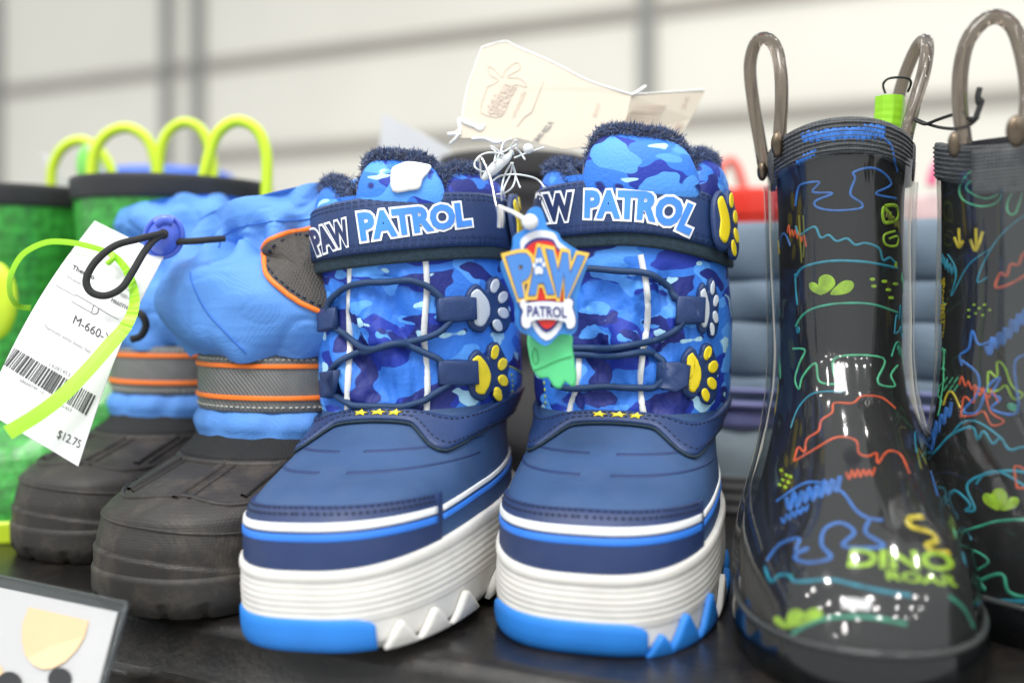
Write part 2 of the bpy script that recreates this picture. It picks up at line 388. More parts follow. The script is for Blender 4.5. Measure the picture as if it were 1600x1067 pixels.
class Body:
    """a boot body of horizontal rings. keys: z, half width, front y, back y, widest y, front exponent; a=0 is the toe"""
    def __init__(s, root, keys, smooth=.003, warp=None):
        s.M = wm(root); s.root = root; s.k = np.array(keys, float); s.sm = smooth; s.warp = warp; s.cache = {}
    def prof(s, z):
        key = round(z, 6)
        if key in s.cache: return s.cache[key]
        r = 0
        for d, wgt in ((-1, .25), (0, .5), (1, .25)):
            r = r+wgt*np.array([np.interp(z+d*s.sm, s.k[:, 0], s.k[:, j]) for j in range(1, 6)])
        s.cache[key] = r = [float(q) for q in r]
        return r
    def loc(s, a, z):
        w_, Fr, B, yc, n = s.prof(z); ca, sa = math.cos(a), math.sin(a)
        e = n if ca > 0 else 2.3
        x = w_*spow(sa, 2/e); y = yc-(yc-Fr)*spow(ca, 2/e) if ca > 0 else yc-(B-yc)*spow(ca, 2/e)
        v = Vector((x, y, z))
        return v+s.warp(a, z) if s.warp else v
    def lpt(s, a, z, off=0):
        p = s.loc(a, z)
        if off:
            e = 1e-3; ta = s.loc(a+.02, z)-s.loc(a-.02, z); tz = s.loc(a, z+e)-s.loc(a, z-e)
            n = ta.cross(tz)
            p = p+n.normalized()*off
        return p
    def pt(s, a, z, off=0): return s.M @ s.lpt(a, z, off)
    def pn(s, a, z, off=0):
        p = s.pt(a, z, off); q = s.pt(a, z, off+.001); return p, (q-p).normalized()
    def wall(s, z0, z1, nz, na=96, off=lambda a, z: 0, caps=(False, False)):
        rows = [[s.pt(2*math.pi*j/na-math.pi, z0+(z1-z0)*i/nz, off(2*math.pi*j/na-math.pi, z0+(z1-z0)*i/nz)) for j in range(na)] for i in range(nz+1)]
        return grid(rows, True, *caps)
    def band(s, a0, a1, zb, zt, off, thick, na=60, nz=4):
        """raised band with rounded edges between two heights given per angle"""
        rows = []
        prof_ = [(0, -thick), (0, -thick*.2), (.06, 0), (.25, thick*.06), (.5, thick*.08), (.75, thick*.06), (.94, 0), (1, -thick*.2), (1, -thick)]
        for i in range(na+1):
            a = a0+(a1-a0)*i/na; b, t = zb(a), zt(a)
            rows.append([s.pt(a, b+(t-b)*q, off(a)+o) for q, o in prof_])
        v, f = grid(rows)
        m = len(prof_); f = f+[tuple(range(m-1, -1, -1)), tuple(range(na*m, na*m+m))]
        return v, f
    def line(s, a0, a1, zf, off, n=120): return [s.pn(a0+(a1-a0)*i/n, zf(a0+(a1-a0)*i/n), off) for i in range(n+1)]
    def hit(s, off=0):
        return lambda a, z: s.pn(a, z, off)
# ================================================================== SETTING
SD = Vector((.907, -.42, 0)).normalized(); SN = Vector((-.42, -.907, 0)).normalized(); E0 = Vector((-.150, .418, 0))
prof = [(-1.1, -.03), (-1.1, 0), (-.5, 0), (-.008, 0), (-.0078, 0), (-.003, -.0006), (0, -.0025), (.0015, -.006), (.0016, -.0062), (.006, -.0225), (.0062, -.0226), (.008, -.0245), (.012, -.0252), (.0122, -.0252), (.03, -.0252), (.036, -.027), (.039, -.032), (.042, -.09), (.02, -.1), (-1.1, -.1)]
rows = [[E0+SD*s+SN*d+Vector((0, 0, z)) for d, z in prof] for s in np.linspace(-1.6, 1.2, 15)]
struct('shelf', grid(rows), SHELFM, True)
# back wall of the hall, parallel to the shelf, ten metres away, with girts and columns
W0 = Vector((0, 10, 0))
def wallbox(s0, s1, d0, d1, z0, z1):
    v = [W0+SD*s+SN*d+Vector((0, 0, z)) for s in (s0, s1) for d in (d0, d1) for z in (z0, z1)]
    return v, [(0, 1, 3, 2), (4, 6, 7, 5), (0, 4, 5, 1), (2, 3, 7, 6), (0, 2, 6, 4), (1, 5, 7, 3)]
def wall_s(px): t = (px-CX)/F; return 10*t/(.907+.42*t)
wallo = struct('back_wall', wallbox(-14, 9, -.3, 0, -2, 9), WALLM)
for zc, hh, s0 in ((2.83, .065, -14), (1.77, .065, wall_s(330))):
    o = obj('wall_girt', wallbox(s0, 9, .0, .05, zc-hh, zc+hh), BEAMM, wallo, False)
for px, wd in ((264, .065), (312, .075), (1012, .07), (-14, .22)):
    s = wall_s(px); o = obj('wall_column', wallbox(s-wd, s+wd, .004, .07, -2, 9), COLM, wallo, False)

# ================================================================== CAMO WINTER BOOTS
CK = [(-.01, .0435, -.1175, .056, -.034, 2.75), (.034, .0435, -.1175, .056, -.034, 2.75), (.046, .0433, -.1165, .056, -.034, 2.7), (.052, .0426, -.1115, .055, -.032, 2.6),
      (.056, .042, -.102, .054, -.030, 2.5), (.062, .041, -.084, .053, -.025, 2.4), (.070, .040, -.063, .052, -.014, 2.3), (.078, .0430, -.049, .055, -.002, 2.2), (.086, .0455, -.0470, .056, .002, 2.2),
      (.12, .0462, -.0460, .054, .002, 2.15), (.155, .0444, -.0450, .048, 0, 2.1), (.185, .041, -.0415, .046, 0, 2.1), (.23, .039, -.040, .044, 0, 2.1)]
def soletop(a): return .0300+.0130*(1-math.cos(a))*.5
SK = [(-.02, .0440, -.1165, .057, -.034, 2.9), (.0, .0440, -.1165, .057, -.034, 2.9), (.004, .0452, -.1185, .058, -.034, 2.85), (.020, .0456, -.1196, .0585, -.034, 2.8), (.034, .0450, -.1190, .0575, -.034, 2.75), (.06, .0448, -.1185, .057, -.034, 2.7)]
def camo_boot(label, loc, heading, roll, d):
    rt = thing('winter_boot', label, 'boot', loc, (0, -math.radians(roll), -math.radians(heading)), 'pair of camouflage winter boots')
    B = Body(rt, CK, .003); S = Body(rt, SK, .001)
    # sole with moulded ridges, rising towards the heel
    NA = 128; rows = []; flat = []
    for i in range(66):
        t = i/65; row = []; fr = []
        for j in range(NA):
            a = 2*math.pi*j/NA-math.pi; zt = soletop(a); z = zt*t; o = 0
            if t > .40: o = .0006*abs(math.sin(math.pi*(t-.40)/.075))**.6-.0004
            if t > .85: o = .0009*math.sin(math.pi*min((t-.86)/.14, 1))**.5
            if t < .36: o = -.0004
            if z < .003: o -= (.003-z)*.5
            row.append(S.pt(a, z, o)); fr.append(S.pt(a, z, 0))
        rows.append(row); flat.append(fr)
    rows.append([S.pt(2*math.pi*j/NA-math.pi, soletop(2*math.pi*j/NA-math.pi), -.006) for j in range(NA)])
    sole = obj('sole', grid(rows, True, True, False), WHITE, rt); Ss = Surf(grid(flat, True))
    # rubber shell
    shell_vf = B.wall(.026, .0800, 60, 128)
    shell = obj('shell', shell_vf, NAVYR, rt)
    cap_vf = B.band(-1.12, 1.12, lambda a: .027, lambda a: .0516-.0008*abs(a), lambda a: .0012, .0016, 70)
    cap = obj('toe_cap', cap_vf, NAVYD, rt)
    obj('stitching', merge(dashes(B.line(-1.05, 1.05, lambda a: .0508-.0008*abs(a), .0013, 260), .0006, .0014, .0003), dashes(B.line(-1.05, 1.05, lambda a: .0492-.0008*abs(a), .0013, 260), .0006, .0014, .0003)), STITCH, cap)
    for nm, z, m in (('white_stripe', .0450, WSTRIPE), ('blue_stripe', .0416, BSTRIPE)):
        hw = .00125
        obj(nm, B.band(-1.08, 1.08, lambda a: z-hw, lambda a: z+hw, lambda a: .0016, .0007, 60), m, cap)
        st = obj(nm, merge(B.band(1.16, 2.6, lambda a: z-hw+.008*min(1, (a-1.16)), lambda a: z+hw*.7+.008*min(1, (a-1.16)), lambda a: .0006, .001, 40),
                  B.band(-2.6, -1.16, lambda a: z-hw+.008*min(1, (-a-1.16)), lambda a: z+hw*.7+.008*min(1, (-a-1.16)), lambda a: .0006, .001, 40)), m, rt)
    # moulded flex lines over the vamp
    for z in (.0605, .0665):
        obj('flex_line', merge(B.band(-1.5, -.1, lambda a: z-.00035, lambda a: z+.00035, lambda a: .0002, .0006, 50), B.band(.1, 1.5, lambda a: z-.00035, lambda a: z+.00035, lambda a: .0002, .0006, 50)), NAVYD, rt)
    # stitched collar trim between shell and shaft
    def tt(a): 
        a = abs(a); return .0815-.0055*math.exp(-((a-.85)/.42)**2)+.004*min(1, max(0, a-1.2))
    def tb(a): return tt(a)-.0050-.0075*min(1, max(0, (abs(a)-.4)/.6))
    trim = obj('collar_trim', B.band(-math.pi, math.pi, tb, tt, lambda a: .0022, .0026, 150), NAVY, rt)
    obj('stitching', merge(dashes(B.line(-3, 3, lambda a: tt(a)-.0015, .0023, 420), .0005, .0015, .0003), dashes(B.line(-3, 3, lambda a: tb(a)+.0015, .0023, 420), .0005, .0015, .0003)), STITCH, trim)
    edge = obj('trim_welt', tube([p for p, n in B.line(-math.pi, math.pi, lambda a: tb(a)-.0004, .001, 120)], .0006, 6), VELCRO, trim)
    # padded camouflage shaft with gathers between the reflective tapes
    c0 = d['mid']
    def sh(a, z):
        t = a-c0; fr = math.exp(-(t/.52)**4)
        o = fr*(.0024*math.sin(13*t+2.2*math.sin(55*z+d['ph']))+.0026*math.sin(170*z+9*t+d['ph'])*math.exp(-((z-.105)/.03)**2)-.0005)
        nz = mnoise.noise(Vector((t*7, z*34+d['ph'], 1.7))); nz2 = mnoise.noise(Vector((t*16, z*55, 4.2+d['ph'])))
        o -= (.0017*max(0, 1-abs(nz)/.2)**1.4+.0012*max(0, 1-abs(nz2)/.18)**1.4)*(.12+.88*fr)
        o += .0012*math.sin(2.1*a+40*z)*.6*(1-fr)
        return o*min(1, max(0, (.146-z)/.012))
    shaft_vf = B.wall(.0765, d['top']-.005, 130, 240, lambda a, z: sh(a, z) if z > .083 else sh(a, .083)*max(0, (z-.0765)/.0065)-.0012*(1-(z-.0765)/.0065))
    shaft = obj('shaft', shaft_vf, CAMO, rt); Sh = Surf(shaft_vf)
    for pth in d['tapes']:
        obj('reflective_tape', ribbon(hit(Sh), pth, 10.5, .0009, 8), REFL, shaft)
    # strap with backing
    zc = d['strapz']; hw = .0119
    obj('velcro_backing', B.band(-2.4, 2.4, lambda a: zc(a)-hw-.0055, lambda a: zc(a)+.002, lambda a: .0028, .002, 90), VELCRO, rt)
    strap_vf = B.band(d['strapa'][0], d['strapa'][1], lambda a: zc(a)-hw, lambda a: zc(a)+hw, lambda a: .0050-.0012*abs(math.sin(a)), .0024, 120)
    strap = obj('strap', strap_vf, NAVY, rt); St = Surf(strap_vf)
    so_ = lambda k: dashes(B.line(d['strapa'][0]+.03, d['strapa'][1]-.03, lambda a: zc(a)+k, .0066, 420), .0006, .0017, .0003)
    def sline(k):
        L = [Surf.near(St, p+n*.004) for p, n in B.line(d['strapa'][0]+.03, d['strapa'][1]-.03, lambda a: zc(a)+k, .0066, 420)]
        return dashes(L, .0008, .0019, .0003)
    obj('stitching', merge(*[sline(k) for k in (hw-.0014, hw-.0034, -hw+.0014, -hw+.0034)]), STITCH, strap)
    for s, path, capf, fill in d['words']:
        h = hit(St)
        obj('lettering_outline', text(s, along(path, h, capf, .00035), .12, 3), LETW, strap, False)
        obj('lettering', text(s, along(path, h, capf, .00065), .05, 3), fill, strap, False)
    # padded collar and tongue
    def puff(a0, a1, z0, zt, bulge, na=40, tilt=0.0):
        rows = []; rim = []; core = []
        for i in range(na+1):
            u = i/na*2-1; a = a0+(a1-a0)*i/na; k = max(0., 1-abs(u)**6)**.6; h = (zt-z0)*(.35+.65*k)*(1-tilt*(u+1)*.5); bb = bulge*(.3+.7*k)
            sec = [(0, -.002), (.12, bb*.55), (.35, bb), (.65, bb), (.88, bb*.6), (1, -.001), (.98, -.005), (.8, -.008), (.3, -.008), (0, -.006)]
            sec = [(q.x, q.y) for q in cat([(x, y, 0) for x, y in sec], 3)]
            rows.append([B.pt(a, z0+h*q, o-.002) for q, o in sec])
            core.append(B.pt(a, z0+h*.985, -.0052+.0006*math.sin(i*2.3)))
            rim += [(B.pt(a, z0+h*(1-.06*t), -.003-.0035*t), Vector((B.pt(a, .2, .004)-B.pt(a, .2, -.006)).normalized()*(.5-.8*t)+Vector((0, 0, .9)))) for t in (0, .35, .7, 1.1)]
        v, f = grid(rows); m = len(rows[0]); f += [tuple(range(m)), tuple(range(na*m+m-1, na*m-1, -1))]
        fs = []
        for i, c in enumerate(core):
            for k_ in range(14):
                th = 2*math.pi*k_/14; od = (B.pt(a0+(a1-a0)*i/na, .17, .004)-B.pt(a0+(a1-a0)*i/na, .17, 0)).normalized(); n_ = od*math.cos(th)+Vector((0, 0, 1))*math.sin(th)
                if math.sin(th) > -.5: fs.append((c+n_*.0030, n_))
        return (v, f), fs, tube(core, .0032, 10, rf=lambda t: 1+.14*math.sin(t*37)+.1*math.sin(t*61))
    pufs = []
    for nm, a0, a1, z0, zt, bl, nf in d['puffs']:
        pv, rim, core = puff(a0, a1, z0, zt, bl, 40, .16 if nm == 'tongue' else 0); pufs.append(pv)
        po = obj(nm, pv, CAMO, rt)
        obj('fleece_edge', core, FLEECE, po); obj('fleece_pile', fur(rim, .0027, .00020, nf*2, 1.1), FLEECE, po)
    # fleece lining inside the opening
    inner = [(B.pt(a, z, -.007), Vector((B.pt(a, .15, -.01)-B.pt(a, .15, 0)).normalized()+Vector((0, 0, 1.0)))) for a in np.linspace(-math.pi, math.pi, 150) for z in (d['top']-.010, d['top']-.005, d['top'])]
    lining = obj('lining', B.wall(.10, d['top'], 12, 64, lambda a, z: -.0085), FLEECE, rt)
    obj('fleece_pile', fur(inner, .0042, .0002, 12000, 1.1), FLEECE, lining)
    # elastic laces, tabs and paw patches
    Sx = Surf(shaft_vf, shell_vf)
    for lc in d['laces']:
        pts = []
        for q in cat(lc, 6):
            co, no = Sx.px(q.x, q.y); pts.append(co+no*(.0020+q.z*.4))
        for _ in range(3): pts = [pts[0]]+[(pts[i-1]+pts[i]*2+pts[i+1])/4 for i in range(1, len(pts)-1)]+[pts[-1]]
        obj('elastic_lace', tube(cat(pts, 2), .0015, 8), CORD, rt)
    for pl in d['tabs']:
        obj('lace_tab', patch(hit(Sx), pl, .0046, 0, inset=.86), NAVY, rt)
    for cx, cy, sx, sy, rot, m in d['paws']:
        paw(Sx.px, cx, cy, sx, sy, rot, m, rt)
    if 'strap_paw' in d:
        a_, z_, m = d['strap_paw']
        hh = B.hit(.0058); sc = 1.0
        paw(lambda x, y: hh(a_+(x-500)*.0125*1.0, zc(a_)+(500-y)*.00028), 500, 500, 17, 50, 0.12, m, rt, base=.0)
    # stars on the trim
    hst = B.hit(.0024)
    for a_ in d['stars']:
        obj('star', patch(lambda x, y: hst(a_+x*.046, tt(a_)-.0026-y*.0011), star(0, 0, 1.6, .12), .0006, 0, inset=.8), YEL, rt, False)
    # rand / tread bumpers
    b0, b1 = d['bump']
    obj('toe_bumper', S.band(b0, b1, lambda a: .0004, lambda a: .0128*(1-.25*((a-(b0+b1)/2)/((b1-b0)/2))**8), lambda a: .0010, .0030, 50), BLUEB, sole)
    hs = S.hit(0)
    for ca_, wa_, ht_, m in d['lugp']:
        obj('tread_lug', patch(lambda x, y: hs(ca_+x*wa_, y*ht_), [(-1, .06), (-.6, .03), (0, .03), (.6, .03), (1, .06), (.72, .35), (.38, .72), (.12, .97), (-.12, .97), (-.38, .72), (-.72, .35)], .0024, 3, cen=(0, .42), inset=.6), m, sole)
    # outsole tread on the hidden far side too
    for k in range(4):
        for sgn in (-1, 1):
            a_ = 1.62+.33*k; 
            hh = S.hit(0); obj('tread_lug', patch(lambda x, y: hh(sgn*(a_+x), y), [(-.10, .001), (.10, .001), (.06, .008), (0, .012), (-.06, .008)], .003, 0, inset=.4), BLUEB if d['lugblue'] else WHITE, sole)
    if 'thread' in d:
        pr = [Sx.px(p.x, p.y) for p in cat([(x, y, 0) for x, y in d['thread']], 14)]
        obj('contrast_stitching', dashes(pr, .0006, .0016, .0005), YTHREAD, shaft)
    return rt, B, Sh, St, Ss, pufs
def paw(h, cx, cy, sx, sy, rot, m, parent, base=0.0):
    """navy rubber patch with a large pad and four toe pads"""
    c, s = math.cos(rot), math.sin(rot)
    T = lambda x, y: (cx+(x*c-y*s)*sx/50, cy+(x*s+y*c)*sy/50)
    out = [(-44, -30), (-20, -48), (2, -30), (10, -50), (30, -56), (44, -36), (56, -10), (50, 8), (54, 32), (36, 54), (14, 50), (6, 32), (-16, 48), (-42, 36), (-50, 0)]
    pt_ = obj('paw_patch', patch(h, [T(*p) for p in out], .0022, 3, cen=T(0, 0), inset=.9, base=base), NAVY, parent)
    big = [(-38, -26), (-22, -38), (-6, -24), (4, -4), (2, 16), (-16, 36), (-36, 28), (-30, 2)]
    obj('paw_pad', patch(h, [T(-17+(p[0]+17)*.98, p[1]*.98) for p in big], .0006, 3, cen=T(-18, 0), inset=.8, base=base+.0021), m, pt_)
    for x, y, rx, ry, r in ((20, -38, 9, 14, .5), (36, -14, 9.5, 13, .9), (34, 16, 9.5, 13, 2.2), (18, 38, 9, 13, 2.6)):
        obj('paw_toe', patch(h, [T(*p) for p in circ(x, y, rx*1.05, ry*1.0, 16, r)], .0006, 0, inset=.8, base=base+.0021), m, pt_)
    return pt_

NV, BL = LETN, LETB
bootL = camo_boot('blue camouflage winter boot with pale tissue on its tongue, leaning beside the black-toed boot', (-.0392, .474, .0010), 18.5, 3.2, dict(
    top=.180, mid=-.05, ph=0.4, lugblue=False,
    tapes=[[(548, 405), (545, 470), (547, 540), (543, 600), (541, 690)], [(664, 395), (667, 450), (663, 520), (668, 590), (666, 668)]],
    strapz=lambda a: .1605+.0015*math.sin(a)-.002*(abs(a) > 1.2)*(abs(a)-1.2), strapa=(-2.6, 1.8),
    words=[('PAW', [(497, 396), (522, 387), (549, 379)], 35, NV), ('PATROL', [(567, 374), (650, 362), (734, 351)], lambda u: 39-6*u, BL)],
    puffs=[('tongue', -.15, .80, .160, .1925, .007, 5000), ('padded_collar', .74, 2.0, .158, .1850, .004, 4500), ('padded_collar', -1.9, -.38, .158, .1840, .004, 4500)],
    laces=[[(517, 497, .001), (521, 467, .0015), (556, 447, .002), (600, 438, .003), (650, 443, .003), (682, 460, .003), (700, 484, .002)],
           [(518, 507, .001), (546, 530, .002), (580, 541, .003), (630, 538, .003), (680, 522, .003), (704, 498, .002)],
           [(521, 599, .001), (525, 574, .0015), (560, 552, .002), (600, 540, .0045), (650, 545, .003), (682, 560, .003), (698, 580, .002)],
           [(522, 609, .001), (550, 630, .0015), (580, 637, .003), (630, 636, .003), (670, 622, .003), (700, 598, .002)]],
    tabs=[[(507, 481), (527, 479), (530, 517), (509, 519)], [(511, 581), (531, 579), (534, 620), (513, 623)], [(680, 466), (712, 462), (738, 466), (738, 500), (712, 504), (682, 502)], [(682, 563), (712, 561), (740, 564), (742, 600), (712, 603), (684, 600)]],
    paws=[(757, 480, 32, 40, -.12, SILV), (758, 584, 30, 42, -.12, YEL)], strap_paw=(1.75, .162, YEL),
    stars=[-.10, .05, .20],
    bump=(-.95, .50), lugp=[(.70, .15, .0095, WHITE), (1.00, .15, .0100, WHITE), (1.30, .14, .0105, WHITE)],
    thread=[(775, 568), (800, 574), (822, 590), (832, 612), (836, 632)]))
bootR = camo_boot('blue camouflage winter boot carrying the shield tag, yellow paw on its strap end', (.0570, .476, 0), 16, 0, dict(
    top=.190, mid=.12, ph=2.0, lugblue=True,
    tapes=[[(1001, 398), (1010, 450), (1012, 500), (1003, 560), (1000, 610), (1008, 655)], [(905, 560), (902, 600), (893, 630), (888, 650)]],
    strapz=lambda a: .1700-.0085*max(0, math.sin(a))**2-.002*max(0, -math.sin(a)), strapa=(-1.5, 1.62),
    words=[('PAW', [(814, 349), (850, 345), (896, 341)], 38, NV), ('PATROL', [(916, 338), (1000, 341), (1040, 350), (1075, 365)], lambda u: 38+3*u, BL)],
    puffs=[('tongue', -.36, .92, .166, .2050, .008, 7500), ('padded_collar', .86, 2.0, .164, .194, .006, 5000), ('padded_collar', -2.0, -.55, .164, .191, .004, 5000)],
    laces=[[(880, 424, .002), (920, 420, .003), (980, 423, .003), (1025, 436, .003), (1050, 458, .002), (1066, 480, .001)],
           [(1066, 498, .001), (1048, 520, .002), (1005, 537, .003), (950, 543, .003), (890, 545, .003), (860, 540, .003)],
           [(860, 548, .003), (900, 556, .003), (960, 553, .003), (1005, 552, .003), (1030, 560, .002), (1042, 582, .001)],
           [(1040, 596, .001), (1010, 606, .002), (960, 605, .003), (905, 607, .003), (870, 600, .002)]],
    tabs=[[(1056, 464), (1076, 462), (1094, 464), (1092, 504), (1076, 507), (1055, 504)], [(1032, 568), (1050, 566), (1074, 570), (1066, 606), (1048, 611), (1024, 604)]],
    paws=[(1101, 482, 15, 42, .0, SILV), (1088, 583, 27, 43, .05, YEL)], strap_paw=(1.14, .16, YEL),
    stars=[-.10, .05, .20],
    bump=(-.95, .42), lugp=[(.54, .14, .0080, BLUEB), (.80, .19, .0130, BLUEB), (1.16, .18, .0150, BLUEB), (1.48, .13, .0150, WHITE)],
    thread=[(850, 590), (852, 612), (853, 630)]))
# ================================================================== BLACK-TOED WINTER BOOTS
DK = [(-.01, .043, -.108, .055, -.045, 2.5), (0, .043, -.108, .055, -.045, 2.5), (.006, .0462, -.1125, .057, -.045, 2.5), (.028, .0465, -.113, .057, -.045, 2.5), (.040, .0455, -.109, .056, -.043, 2.5),
      (.046, .044, -.098, .054, -.036, 2.4), (.050, .043, -.084, .053, -.026, 2.35), (.055, .0425, -.066, .053, -.014, 2.3), (.060, .0425, -.054, .053, -.006, 2.2), (.066, .042, -.049, .052, 0, 2.2), (.076, .0425, -.047, .052, 0, 2.15), (.104, .044, -.046, .052, 0, 2.1), (.13, .044, -.046, .05, 0, 2.1)]
z6 = lambda x, y: (x*.4377, 600+y*.4377)
z4 = lambda x, y: (180+x*.3935, 280+y*.3935)
def duck_boot(label, loc, heading, lines, up):
    rt = thing('winter_boot', label, 'boot', loc, (0, 0, -math.radians(heading)), 'pair of black-toed blue winter boots')
    B = Body(rt, DK, .002)
    def o(a, z):
        s_ = .024-.012*(1-math.cos(a))*.5-.004*math.sin(a*1.0)
        return (.0012 if z < s_ else 0)-.0012*max(0, (.003-z)/.003)
    vf = B.wall(0, .060, 90, 128, o, (True, False)); sh = obj('rubber_shell', vf, BLACKR, rt); S = Surf(vf)
    foot = obj('outsole', B.wall(.0015, .019, 20, 128, lambda a, z: .0022*min(1, (.019-z)/.003)*(1 if math.sin(a*19) > -.92 or z > .007 else .0), (True, False)), BLACKS, rt)
    hb = B.hit(0); h1 = lambda x, y: hb(x, y)
    def rib(pts_, ww, hh): obj('moulded_rib', ribbon(h1, pts_, 0, hh, 10, world_w=ww), BLACKR, sh)
    rib([(-1.7+.17*k, .0425+.0035*math.cos(-1.7+.17*k)-.001*math.sin(k)) for k in range(21)], .0022, .0009)
    rib([(-1.7+.17*k, .0345+.002*math.cos(-1.7+.17*k)-.003*math.sin(-1.7+.17*k)) for k in range(21)], .0013, .0007)
    rib([(-1.5+.15*k, .0560) for k in range(21)], .0040, .0012)
    for a_ in (-1.15, -.5, .12, .75, 1.25):
        rib([(a_, z) for z in np.linspace(.0463, .0562, 6)], .0034, .0013)
        rib([(a_+.13, z) for z in np.linspace(.0463, .0562, 6)], .0015, .0008)
    obj('webbing_band', B.band(-math.pi, math.pi, lambda a: .0565, lambda a: .0655, lambda a: .0018, .002, 120), BLACKW, rt)
    def pf(a, z):
        q = (z-.063)/.0155; return .0045*math.sin(math.pi*min(max(q, 0), 1))**.7*(1+.22*math.sin(a*11)+.12*math.sin(a*23+2))
    obj('nylon_collar', B.wall(.062, .0795, 16, 160, pf), NYLON, rt)
    cuff = obj('cuff', B.band(-math.pi, math.pi, lambda a: .0768, lambda a: .1035, lambda a: .0032, .003, 140), GREYC, rt)
    for z in (.0838, .0985):
        obj('piping', B.band(-math.pi, math.pi, lambda a: z-.0011, lambda a: z+.0011, lambda a: .0042, .0014, 120), ORANGE, cuff)
    for z in (.0795, .1015): obj('stitching', dashes(B.line(-3.1, 3.1, lambda a: z, .0034, 420), .0006, .0016, .0003), GREYST, cuff)
    # nylon bag-like upper
    UK = [(z, w_, -fr, bk, 0, 2.15) for z, w_, fr, bk in up['keys']]
    def warp(a, z):
        t = (z-.1)/(.085)
        return Vector(up['lean'])*max(0, t)**1.2 + Vector((0, 0, up.get('tip', 0)*math.sin(a)*max(0, t)))
    U = Body(rt, UK, .004, warp)
    z1 = up['keys'][-1][0]
    def crease(a, z):
        q = Vector((math.sin(a)*1.6, math.cos(a)*1.6+up['ph'], z*34)); w1 = mnoise.noise(q*.8+Vector((0, 0, 1.3*mnoise.noise(q*.8)))); w2 = mnoise.noise(q*2.4+Vector((7, 3, 1)))
        return (.0030*max(0, 1-abs(w1)/.09)**1.1+.0010*max(0, 1-abs(w2)/.09)**1.2)*(.30+.70*max(0, 1-abs(z-up['gather'])/.026)) - .0004
    def wr(a, z):
        t = (z-.1)/(z1-.1); ga = up['gather']
        k = math.exp(-((z-ga)/.006)**2)
        return (.0044*k*math.sin(a*17+1.5*math.sin(a*3))+.0013*math.exp(-((z-.1)/.010)**2)*(math.sin(a*13)+math.sin(a*8.3+1))+.0036*math.sin(a*2.3+t*5+up['ph'])*math.sin(math.pi*min(t, 1))
                +.0018*max(0, t-.7)*math.sin(a*9+t*8)*3+.0014*math.sin(a*5+t*14+up['ph'])+.0008*math.sin(a*11-t*19)*t-crease(a, z))
    uv_ = U.wall(.1025, z1, 110, 220, wr); upper = obj('nylon_upper', uv_, NYLON, rt); Us = Surf(uv_)
    rim = [U.pt(2*math.pi*j/60, z1, 0) for j in range(60)]
    cen = sum(rim, Vector())/60
    obj('upper_lining', grid([rim, [cen+(p-cen)*.75-Vector((0, 0, .004)) for p in rim], [cen+(p-cen)*.05-Vector((0, 0, .012)) for p in rim]], True, False, True), NYLON, upper)
    return rt, B, S, U, Us
NL = [(4, .0009, [(340, 372), (430, 360), (520, 375), (640, 420), (760, 470), (900, 510)]), (5, .0008, [(330, 470), (400, 460), (480, 478), (600, 535), (750, 582), (900, 625)]),
      (4, .0007, [(440, 357), (560, 300), (660, 243), (770, 236), (830, 250)]), (7, .0012, [(690, 422), (790, 340), (885, 268)]), (7, .0012, [(700, 262), (830, 262), (960, 285), (1080, 300)]), (6, .001, [(880, 500), (950, 400), (1010, 318)]), (5, .0009, [(520, 366), (640, 310), (760, 240)])]
dN, dB, dS, dU, dUs = duck_boot('black-toed winter boot with bulging blue nylon upper and dark orange-edged patch', (-.109, .508, 0), 24, NL,
    dict(keys=[(.098, .043, .046, .051), (.105, .055, .052, .052), (.113, .064, .057, .056), (.126, .068, .060, .058), (.142, .066, .059, .055), (.153, .058, .052, .05), (.158, .051, .046, .046), (.168, .053, .047, .046), (.176, .048, .043, .043)], lean=(-.008, .006, 0), gather=.157, ph=.4, tip=.013))
FL = [(3.5, .0008, [(55, 342), (150, 338), (260, 362), (350, 388)]), (3.5, .0008, [(36, 452), (150, 446), (220, 460), (320, 512)]), (4, .001, [(300, 216), (360, 160), (430, 112)]), (5, .001, [(355, 285), (440, 210), (530, 122)]), (5, .001, [(520, 300), (580, 230), (640, 130)]), (4, .0009, [(380, 118), (500, 112), (640, 125)])]
fN, fB, fS, fU, fUs = duck_boot('black-toed winter boot behind the price tag, its gathered nylon collar drooping', (-.186, .592, 0), 24, FL,
    dict(keys=[(.098, .043, .046, .051), (.106, .047, .050, .052), (.122, .049, .052, .052), (.140, .047, .05, .05), (.150, .044, .044, .044), (.156, .040, .038, .038), (.165, .042, .041, .041), (.174, .042, .042, .042), (.183, .033, .034, .034)], lean=(-.006, -.006, 0), gather=.155, ph=2.0, tip=.006))
# dark patch with orange piping on the near upper
pp = [(412, 400), (420, 380), (440, 368), (480, 360), (540, 352), (560, 420), (550, 500), (500, 487), (460, 468), (430, 445), (415, 425)]
pe = obj('side_patch', patch(hit(dUs), pp, .0022, 3, inset=.93), DKPATCH, dN)
obj('piping', tube([c+n*.0012 for c, n in [dUs.px(p.x, p.y) for p in cat([(x, y, 0) for x, y in pp], 4, True)]], .0013, 8, True), ORANGE, pe)
cx_, cy_ = 480, 425
obj('stitching', dashes([dUs.px(cx_+(p.x-cx_)*.86, cy_+(p.y-cy_)*.86) for p in cat([(x, y, 0) for x, y in pp], 20, True)], .0007, .0018, .0027), STITCH, pe)
for ln in ([(300, 372), (310, 420), (360, 520), (440, 610), (520, 690)], [(410, 270), (430, 225), (500, 190), (600, 172), (780, 160)]):
    obj('seam', ribbon(hit(dUs), [z4(*p) for p in ln], 2.4, .0006, 8), mat('blue_seam', (46, 104, 190), .7), dN)
